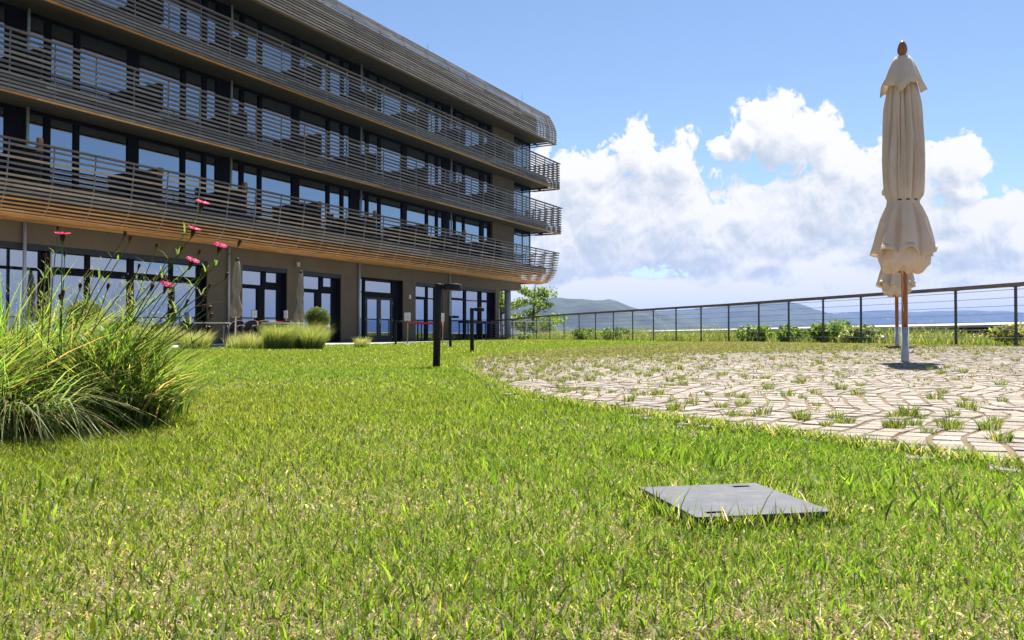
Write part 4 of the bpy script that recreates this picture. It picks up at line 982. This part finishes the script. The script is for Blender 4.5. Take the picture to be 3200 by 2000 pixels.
for i, (px, py, z) in enumerate(PK+BD):
    hx = (px-1600)/F*z+1.5; hz = .33+(1048-py)/F*z; hy = z-3.0
    if px > 240: bx_, by_ = -1.66+1.5+random.uniform(-.12, .14)+(px-450)*.0004, random.uniform(-.15, .2)
    else: bx_, by_ = hx-random.uniform(.0, .06), hy+random.uniform(-.05, .05)
    pts = []
    for t in np.linspace(0, 1, 9):
        e = t**1.15; pts.append((bx_+(hx-bx_)*e+.012*math.sin(t*5+i)*t*(1-t), by_+(hy-by_)*t, hz*(t+.10*t*(1-t))))
    q = MB(); q.tube(pts, [.0026-.0011*t for t in np.linspace(0, 1, 9)], 5); q.c = [tuple(vc[i])]*len(q.v)
    # paired narrow leaves at the nodes
    for j in (2, 3, 4, 5, 6, 7):
        p = Vector(pts[j]); a = random.uniform(0, 6.28); L = random.uniform(.05, .11)*(1-.06*j)
        for sgn in (0, math.pi):
            dv = Vector((math.cos(a+sgn)*.55, math.sin(a+sgn)*.55, .8)).normalized(); sdv = dv.cross(Vector((0, 0, 1))).normalized()*.0028
            m1 = p+dv*L*.55; m2 = p+dv*L+Vector((math.cos(a+sgn), math.sin(a+sgn), -.35))*L*.25
            col = random.choice([(.11,.18,.035), (.14,.20,.04), (.16,.19,.05)])
            q.add([p-sdv, p+sdv, m1+sdv, m1-sdv, m2], [(0, 1, 2, 3), (3, 2, 4)], col)
    st = q.build('flower_stem', M['leaf'], plant)
    kd = 1 if i < len(PK) else 0
    cq, pq = flower_parts(kd)
    dirv = Vector(pts[-1])-Vector(pts[-3]); rot = dirv.normalized().lerp(Vector((.15, -.25, 1)), .55).to_track_quat('Z', 'Y').to_euler()
    scl = 1.25 if kd else random.uniform(.7, .95)
    if cal_me[kd] is None: c = cq.build('calyx' if kd else 'bud', M['leaf'], st); cal_me[kd] = c.data
    else: c = link(bpy.data.objects.new('calyx' if kd else 'bud', cal_me[kd]), st)
    c.location = Vector(pts[-1])+Vector((0, 0, .012)); c.rotation_euler = rot; c.scale = (scl,)*3
    if kd:
        if pet_me is None: c2 = pq.build('petals', M['pink'], st); pet_me = c2.data
        else: c2 = link(bpy.data.objects.new('petals', pet_me), st)
        c2.location = c.location; c2.rotation_euler = rot; c2.scale = (scl,)*3

n = 2600; a = rng.uniform(0, 6.28, n); r = np.sqrt(rng.uniform(0, 1, n)); zz = rng.uniform(0, 1, n)**.8*.36
bs = np.stack([-.02+r*np.cos(a)*.26*(1-.4*zz/.36)+zz*.25, r*np.sin(a)*.28*(1-.4*zz/.36), zz*(1-.35*r)], 1)
P_ = blades(bs, rng.uniform(.05, .13, n), rng.uniform(.0035, .006, n), a+rng.normal(0, .9, n), rng.uniform(.3, 1.6, n), palette(n, [(.10,.17,.03), (.15,.215,.04), (.20,.235,.06), (.30,.23,.10)], [.4, .35, .17, .08], .25), 3, droop=.1)
np_mesh('leaves', P_[0], P_[1], M['leaf'], P_[2], plant)
# feather grass clumps by the terrace
FEA = [(.16,.22,.05), (.21,.25,.075), (.12,.18,.04), (.33,.31,.15), (.10,.15,.03)]
FG = 'feather grass clumps edging the terrace'
DG = [(.10,.17,.03), (.145,.20,.045), (.20,.24,.075), (.32,.31,.15)]
for X, Y, n, H, sp, dk, lb in ((-8.15, 18.6, 1500, .46, .34, 0, 'straw green feather grass clump beside the flower bed'), (-7.55, 19.6, 700, .36, .26, 0, 'pale feather grass clump behind the stone bed edge'),
                           (-6.75, 20.4, 420, .30, .24, 0, 'thin low feather grass clump in front of the wicker chairs'), (-6.2, 20.0, 620, .34, .26, 0, 'wispy light feather grass clump next to the dark green one'),
                           (-5.42, 19.2, 1900, .47, .25, 1, 'dark green rounded feather grass clump bending in the wind'), (-4.95, 19.8, 1500, .50, .22, 1, 'tall mid green feather grass clump below the clipped box ball'),
                           (-4.62, 19.2, 1200, .40, .18, 1, 'small dark feather grass clump at the end of the row'), (-4.1, 22.5, 380, .24, .15, 0, 'sparse low plant at the foot of the terracotta pot')):
    clump('feather_grass', (X, Y, float(gh(X, Y))), int(n*1.25), H, sp*1.3, .0075, DG if dk else FEA, [.4, .3, .2, .1] if dk else [.3, .25, .2, .15, .1], lb, 'grass clump', FG, wind=(.16, 0), droop=.24, lean=.42, nseg=6, tipc=(.24,.26,.09) if dk else (.36,.35,.17))
se = empty('bed_edge', (-7.2, 21.4, 0), R(5), 'low blue grey stone edge of the planting bed', 'edging')
for i in range(3):
    q = MB(); q.box(-1.35+i*.9, -.46+i*.9, -.1, .1, -.1, .10); q.build('stone_block', M['stone'], se)
# clipped box balls in terracotta pots
def topiary(loc, label, s=1.0):
    root = empty('potted_box_ball', loc, random.uniform(0, 6), label, 'potted plant', 'clipped box balls in pots'); root.scale = (s, s, s)
    q = MB(); q.lathe([(.20, 0), (.22, .02), (.275, .30), (.305, .50), (.30, .52), (.345, .53), (.36, .56), (.355, .62), (.33, .64), (.30, .63), (.29, .57)], 36); q.build('pot', M['terracotta'], root, True)
    n = 5200; u = rng.normal(0, 1, (n, 3)); u /= np.linalg.norm(u, axis=1)[:, None]
    rd = .375*(1+.05*(vnoise(u[:, 0]*3+5, u[:, 1]*3+u[:, 2]*2, .6)-.5))*rng.uniform(.90, 1.02, n)
    c = u*rd[:, None]*np.array([1, 1, .88])+np.array([0, 0, .86])
    t1 = np.cross(u, rng.normal(0, 1, (n, 3))); t1 /= np.linalg.norm(t1, axis=1)[:, None]; t2 = np.cross(u, t1)*.7+u*.75
    sz = rng.uniform(.012, .022, n)[:, None]
    V = np.stack([c-t1*sz*.6, c+t2*sz*1.1, c+t1*sz*.6, c-t2*sz*.5], 1).reshape(-1, 3); k = np.arange(n)*4
    T = np.vstack([np.stack([k, k+2, k+1], 1), np.stack([k, k+3, k+2], 1)]); C = np.repeat(palette(n, [(.10,.15,.022), (.15,.19,.03), (.065,.11,.018)], [.45, .3, .25]), 4, 0)
    np_mesh('foliage', V, T, M['leaf'], C, root)
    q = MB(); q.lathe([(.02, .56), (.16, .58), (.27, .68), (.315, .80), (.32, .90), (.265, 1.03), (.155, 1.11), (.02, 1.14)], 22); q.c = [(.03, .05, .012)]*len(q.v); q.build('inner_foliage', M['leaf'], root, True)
    return root
topiary((-5.88, 25.0, 0), 'clipped box ball in terracotta pot beside the glass entrance door')
topiary((-9.29, 18.0, -.1), 'clipped box ball in terracotta pot half hidden by the carnations', 1.0)

# ================================================================== terrace furniture
def chair(loc, rz, label):
    root = empty('wicker_chair', loc, rz, label, 'chair', 'wicker chairs on the terrace')
    q = MB(); q.box(-.26, .26, -.25, .25, .40, .46); q.build('seat', M['wicker'], root)
    q = MB(); vs = []; nn = 12
    for j, z in enumerate((.44, .62, .78, .86)):
        for i in range(nn+1):
            a = math.pi*(i/nn)*1.0; x = -.27*math.cos(a); y = .12+.17*math.sin(a)*(1+.12*j); zz = z-(.17*abs(math.cos(a))**3 if j > 1 else 0)
            vs.append((x, y, zz))
    fs_ = [(j*(nn+1)+i, j*(nn+1)+i+1, (j+1)*(nn+1)+i+1, (j+1)*(nn+1)+i) for j in range(3) for i in range(nn)]
    q.add(vs, fs_); o = q.build('backrest', M['wicker'], root, True); md = o.modifiers.new('t', 'SOLIDIFY'); md.thickness = .03
    for sx_ in (-1, 1):
        q = MB(); q.tube([(sx_*.27, .12, .66), (sx_*.28, -.12, .66), (sx_*.27, -.22, .62), (sx_*.26, -.23, .42)], .022, 8); q.build('armrest', M['wicker'], root, True)
        for sy in (-1, 1): MB().tube([(sx_*.23, sy*.22, 0), (sx_*.235, sy*.225, .41)], .018, 8).build('leg', M['wicker'], root, True)
    return root
ch = chair((-11.6, 28.8, 0), R(-20), 'dark wicker chair before the long restaurant window')
for X, Y, rz, lb in ((-10.78, 28.4, 15, 'dark wicker chair beside the plaster pier and downpipe'), (-9.53, 28.6, 8, 'dark wicker chair under the closed parasol at the downpipe'), (-9.08, 28.4, -10, 'dark wicker chair in front of the notice by the window'),
                     (-8.62, 28.5, 5, 'dark wicker chair just past the framed notice'), (-8.30, 29.2, 40, 'dark wicker chair turned sideways behind its neighbours'), (-8.02, 28.7, -25, 'dark wicker chair near the red belt'), (-12.6, 29.3, 30, 'dark wicker chair by the parasol at the long window')):
    c = copy_tree(ch); c.location = (X, Y, 0); c.rotation_euler = (0, 0, R(rz)); c['label'] = lb
def table(loc, rz, label):
    root = empty('terrace_table', loc, rz, label, 'table', 'pale tables on the terrace')
    MB().box(-.6, .6, -.38, .38, .735, .76).build('table_top', M['table'], root)
    for sx_ in (-1, 1):
        for sy in (-1, 1): MB().tube([(sx_*.54, sy*.32, 0), (sx_*.54, sy*.32, .735)], .022, 8).build('leg', M['greysteel'], root, True)
    return root
tb = table((-10.1, 27.6, 0), R(5), 'pale table between the wicker chairs beneath the parasol at the downpipe')
for X, Y, rz, lb in ((-7.75, 28.0, -5, 'pale table standing near the red belt'), (-11.9, 28.0, 12, 'pale table before the long restaurant window')):
    c = copy_tree(tb); c.location = (X, Y, 0); c.rotation_euler = (0, 0, R(rz)); c['label'] = lb
def bar_table(s, o, label):
    x, y = E(s, o); root = empty('bar_table', (x, y, 0), HROT, label, 'bar table', 'black bar tables by the corner window')
    MB().box(-.78, .78, -.32, .32, .99, 1.10).build('table_top', M['lamp'], root)
    for sx_ in (-.74, .74):
        for sy in (-.28, .28): MB().box(sx_-.025, sx_+.025, sy-.025, sy+.025, 0, .99).build('leg', M['lamp'], root)
    MB().box(-.715, .715, -.015, .015, .12, .17).build('foot_rail', M['lamp'], root)
    return root
bar_table(24.9, .35, 'black bar table before the large window, next to the downpipe')
bar_table(26.75, .35, 'black bar table next to the railing end')
def notice(loc, rz, h, frame, label):
    root = empty('notice_stand', loc, rz, label, 'notice stand', 'notice stands with belts')
    MB().tube([(0, 0, 0), (0, 0, h-.28)], .022, 10).build('pole', M['timberblock'] if not frame else M['dark'], root, True)
    q = MB(); q.lathe([(.16, 0), (.16, .02), (.03, .035)], 20); q.build('base', M['steel'], root)
    bdp = MB().box(-.11, .11, -.008, .008, h-.30, h).build('board', M['dark'] if frame else M['white'], root)
    if frame: MB().box(-.095, .095, -.012, -.0085, h-.285, h-.015).build('sheet', M['white'], bdp)
    for k, (w_, zz) in enumerate(((.03, .07), (.12, .15), (.14, .18))):
        MB().box(-w_/2, w_/2, -.0145, -.0125 if frame else -.0085, h-zz-.008, h-zz).build('print_line', M['redprint'], bdp)
    return root
notice((-3.72, 29.4, 0), R(-4), 1.14, False, 'white notice on a slim stand tied to the red belt by the entrance door')
notice((-2.52, 30.0, 0), R(62), 1.14, False, 'white notice seen edge on at the far end of the red belt by the entrance')
notice((-9.66, 31.0, 0), R(5), 1.28, True, 'dark framed white notice standing before the tall window behind the chairs')
notice((-8.62, 31.5, 0), R(-35), 1.28, False, 'white notice turned aside next to the closed parasol and red belt')
def belt(a, b_, h, label):
    root = MB(); v = Vector((b_[0]-a[0], b_[1]-a[1], 0)); pts = []
    for t in np.linspace(0, 1, 9): pts.append((v.x*t, v.y*t, h-.03*4*t*(1-t)))
    for p, q2 in zip(pts[:-1], pts[1:]): root.beam(p, q2, .006, .055)
    o = root.build('barrier_belt', M['red']); o.location = (a[0], a[1], 0); tag(o, label, 'belt'); return o
belt((-3.70, 29.4), (-2.54, 30.0), .80, 'bright red belt stretched between notice stands by the entrance door')
belt((-9.64, 31.0), (-8.64, 31.5), .86, 'red belt stretched behind the wicker chairs')

# ================================================================== growth beyond the railing
n = 52000; y = rng.uniform(9, 50, n); b_ = rng.uniform(.05, 4.2, n)**1.0; x = fx(y)+b_/.95; k = (np.abs(x) < .66*y+1); x, y, b_ = x[k], y[k], b_[k]; n = len(x)
dn = np.clip(.55+1.2*(vnoise(x, y, 1.3)-.45), .15, 1); k = rng.uniform(0, 1, n) < dn; x, y, b_ = x[k], y[k], b_[k]; n = len(x)
hgt = rng.uniform(.18, .5, n)*(.6+.9*vnoise(x, y, .9))*(.8+.2*b_); tall = rng.uniform(0, 1, n) < .02; hgt = np.where(tall, rng.uniform(.5, .85, n), hgt); hgt = hgt*(.62+.38*sstep(18, 26, y))
wd = np.where(tall, .004, .010)*(1+.02*y)
P_ = blades(np.stack([x, y, gh(x, y)], 1), hgt, wd, rng.uniform(0, 6.28, n), rng.uniform(.1, .9, n), palette(n, [(.10,.16,.03), (.15,.19,.05), (.22,.22,.08), (.30,.25,.11), (.07,.12,.025)], [.33, .27, .15, .1, .15]), 3, droop=.2)
m = 900; i = rng.integers(0, n, m); fp = np.stack([x[i], y[i], gh(x[i], y[i])+hgt[i]*rng.uniform(.8, 1.1, m)], 1)
rad = rng.uniform(.008, .018, m); V2 = (oc[None]*rad[:, None, None]+fp[:, None]).reshape(-1, 3); T2 = (ot[None]+(np.arange(m)*6)[:, None, None]).reshape(-1, 3)
C2 = np.repeat(palette(m, [(.75,.72,.66), (.55,.40,.04), (.6,.06,.16)], [.6, .25, .15]), 6, 0)
V, T, C = join([P_, (V2, T2, C2)]); tag(np_mesh('meadow_strip', V, T, M['leaf'], C), 'rough flowering meadow grass growing beyond the railing', 'meadow', kind='stuff')
def leafcloud(n, c, rad, sz, cols, wts, shell=.55):
    u = rng.normal(0, 1, (n, 3)); u /= np.linalg.norm(u, axis=1)[:, None]; r = rng.uniform(shell, 1, n)**.6
    p = np.array(c)+u*r[:, None]*np.array(rad)
    nrm = u*.5+rng.normal(0, .8, (n, 3)); nrm /= np.linalg.norm(nrm, axis=1)[:, None]
    t1 = np.cross(nrm, rng.normal(0, 1, (n, 3))); t1 /= np.linalg.norm(t1, axis=1)[:, None]; t2 = np.cross(nrm, t1)
    s = sz*rng.uniform(.6, 1.4, n)[:, None]
    V = np.stack([p-t1*s, p-t2*s*.42, p+t1*s, p+t2*s*.42], 1).reshape(-1, 3); k = np.arange(n)*4
    T = np.vstack([np.stack([k, k+1, k+2], 1), np.stack([k, k+2, k+3], 1)]); C = np.repeat(palette(n, cols, wts), 4, 0)
    return V, T, C
SH = [(.085,.15,.025), (.13,.20,.04), (.18,.22,.06), (.05,.09,.02)]
def shrub(y, b, r, h, n, label, cols=SH):
    x = float(fx(y))+b/.95; g0 = float(gh(x, y)); root = empty('shrub', (x, y, g0), 0, label, 'shrub', 'shrubs along the railing')
    parts = [leafcloud(n//5, (random.uniform(-r, r)*.6, random.uniform(-r, r)*.6, h*random.uniform(.35, .75)), (r*.6, r*.6, h*.42), .045+.0008*y, cols, [.35, .35, .15, .15], .2) for _ in range(5)]
    V, T, C = join(parts); np_mesh('foliage', V, T, M['leaf'], C, root)
    q = MB()
    for k in range(5): a = k*1.3; q.tube([(0, 0, -.1), (math.cos(a)*r*.2, math.sin(a)*r*.2, h*.3), (math.cos(a)*r*.5, math.sin(a)*r*.5, h*.7)], [.012, .009, .004], 5)
    q.build('stem', M['bark'], root); return root
shrub(38.6, .7, .9, .55, 1300, 'dense low green shrub behind the railing near the house corner')
shrub(36.2, .9, .7, .5, 1000, 'spreading bush behind the railing beside the dense shrub')
shrub(26.0, .5, .55, .62, 1100, 'tall bright green bush poking above the wires where lawn meets paving')
shrub(24.4, .6, .5, .5, 900, 'rounded dark leaved bush at a railing post base')
shrub(22.7, .5, .6, .60, 1200, 'leafy green bush with an upright tip reaching the middle wires')
shrub(21.4, .5, .5, .50, 900, 'grey green bush with small pale flowers close to the railing', [(.13,.17,.07), (.2,.23,.11), (.28,.28,.16), (.07,.1,.035)])
shrub(17.0, .6, .5, .42, 800, 'low yellowish bush below the lowest wires', [(.16,.19,.05), (.22,.22,.08), (.28,.23,.09), (.09,.12,.03)])
shrub(46.5, .6, .6, .4, 700, 'small bush where railing meets the house')
# trees behind the house corner
def tree(loc, H, cr, n, label, seed):
    root = empty('tree', loc, 0, label, 'tree', 'light green trees behind the house corner'); rd = random.Random(seed)
    q = MB(); q.tube([(0, 0, -.5), (.05, 0, H*.25), (-.05, .05, H*.5), (.1, 0, H*.8), (.15, .05, H*.96)], [.16, .13, .10, .05, .015], 9)
    tips = []
    for k in range(15):
        z = H*rd.uniform(.28, .85); a = rd.uniform(0, 6.28); L = cr*rd.uniform(.5, 1.0)*(1.1-.5*z/H)
        p1_ = (math.cos(a)*L*.5, math.sin(a)*L*.5, z+L*.25); p2_ = (math.cos(a+.2)*L, math.sin(a+.2)*L, z+L*.45)
        q.tube([(0, 0, z), p1_, p2_], [.05, .03, .01], 6); tips += [p1_, p2_]
    q.build('trunk', M['bark'], root, True)
    parts = [leafcloud(n//len(tips), (t[0]+rd.uniform(-.2, .2), t[1]+rd.uniform(-.2, .2), t[2]+rd.uniform(-.1, .3)), (cr*rd.uniform(.2, .36),)*2+(cr*rd.uniform(.13, .24),), .115, [(.12,.19,.03), (.17,.24,.045), (.22,.27,.07), (.07,.12,.02)], [.35, .35, .15, .15], .1) for t in tips]
    V, T, C = join(parts); np_mesh('crown', V, T, M['leaf'], C, root); return root
tree((1.75, 67, float(gh(1.75, 67))-.2), 7.6, 2.3, 4200, 'light green tree with visible trunk behind the short roof railing', 1)
tree((-.9, 69, float(gh(-.9, 69))-.2), 7.9, 2.3, 4200, 'light green tree seen between the house wall and the round column', 2)
tree((3.0, 71, float(gh(3.0, 71))-.2), 5.9, 1.8, 2400, 'smaller light green tree next to the hillside view', 4)

# ================================================================== haze over the valley
hz = MB(); hz.box(-9300, 9300, -9300, 9300, -153.5, 290)
hm = bpy.data.materials.new('haze'); hm.use_nodes = True; N = NT(hm.node_tree)
for nd in list(N.n):
    if nd.type != 'OUTPUT_MATERIAL': N.n.remove(nd)
pv = N.new('ShaderNodeVolumePrincipled'); pv.inputs['Color'].default_value = (.26, .44, 1, 1); pv.inputs['Density'].default_value = .95e-4; pv.inputs['Anisotropy'].default_value = .0
N.l.new(pv.outputs[0], N.n['Material Output'].inputs['Volume'])
haze = hz.build('haze', hm); tag(haze, 'thin blue summer haze filling the valley air', 'haze', kind='stuff')
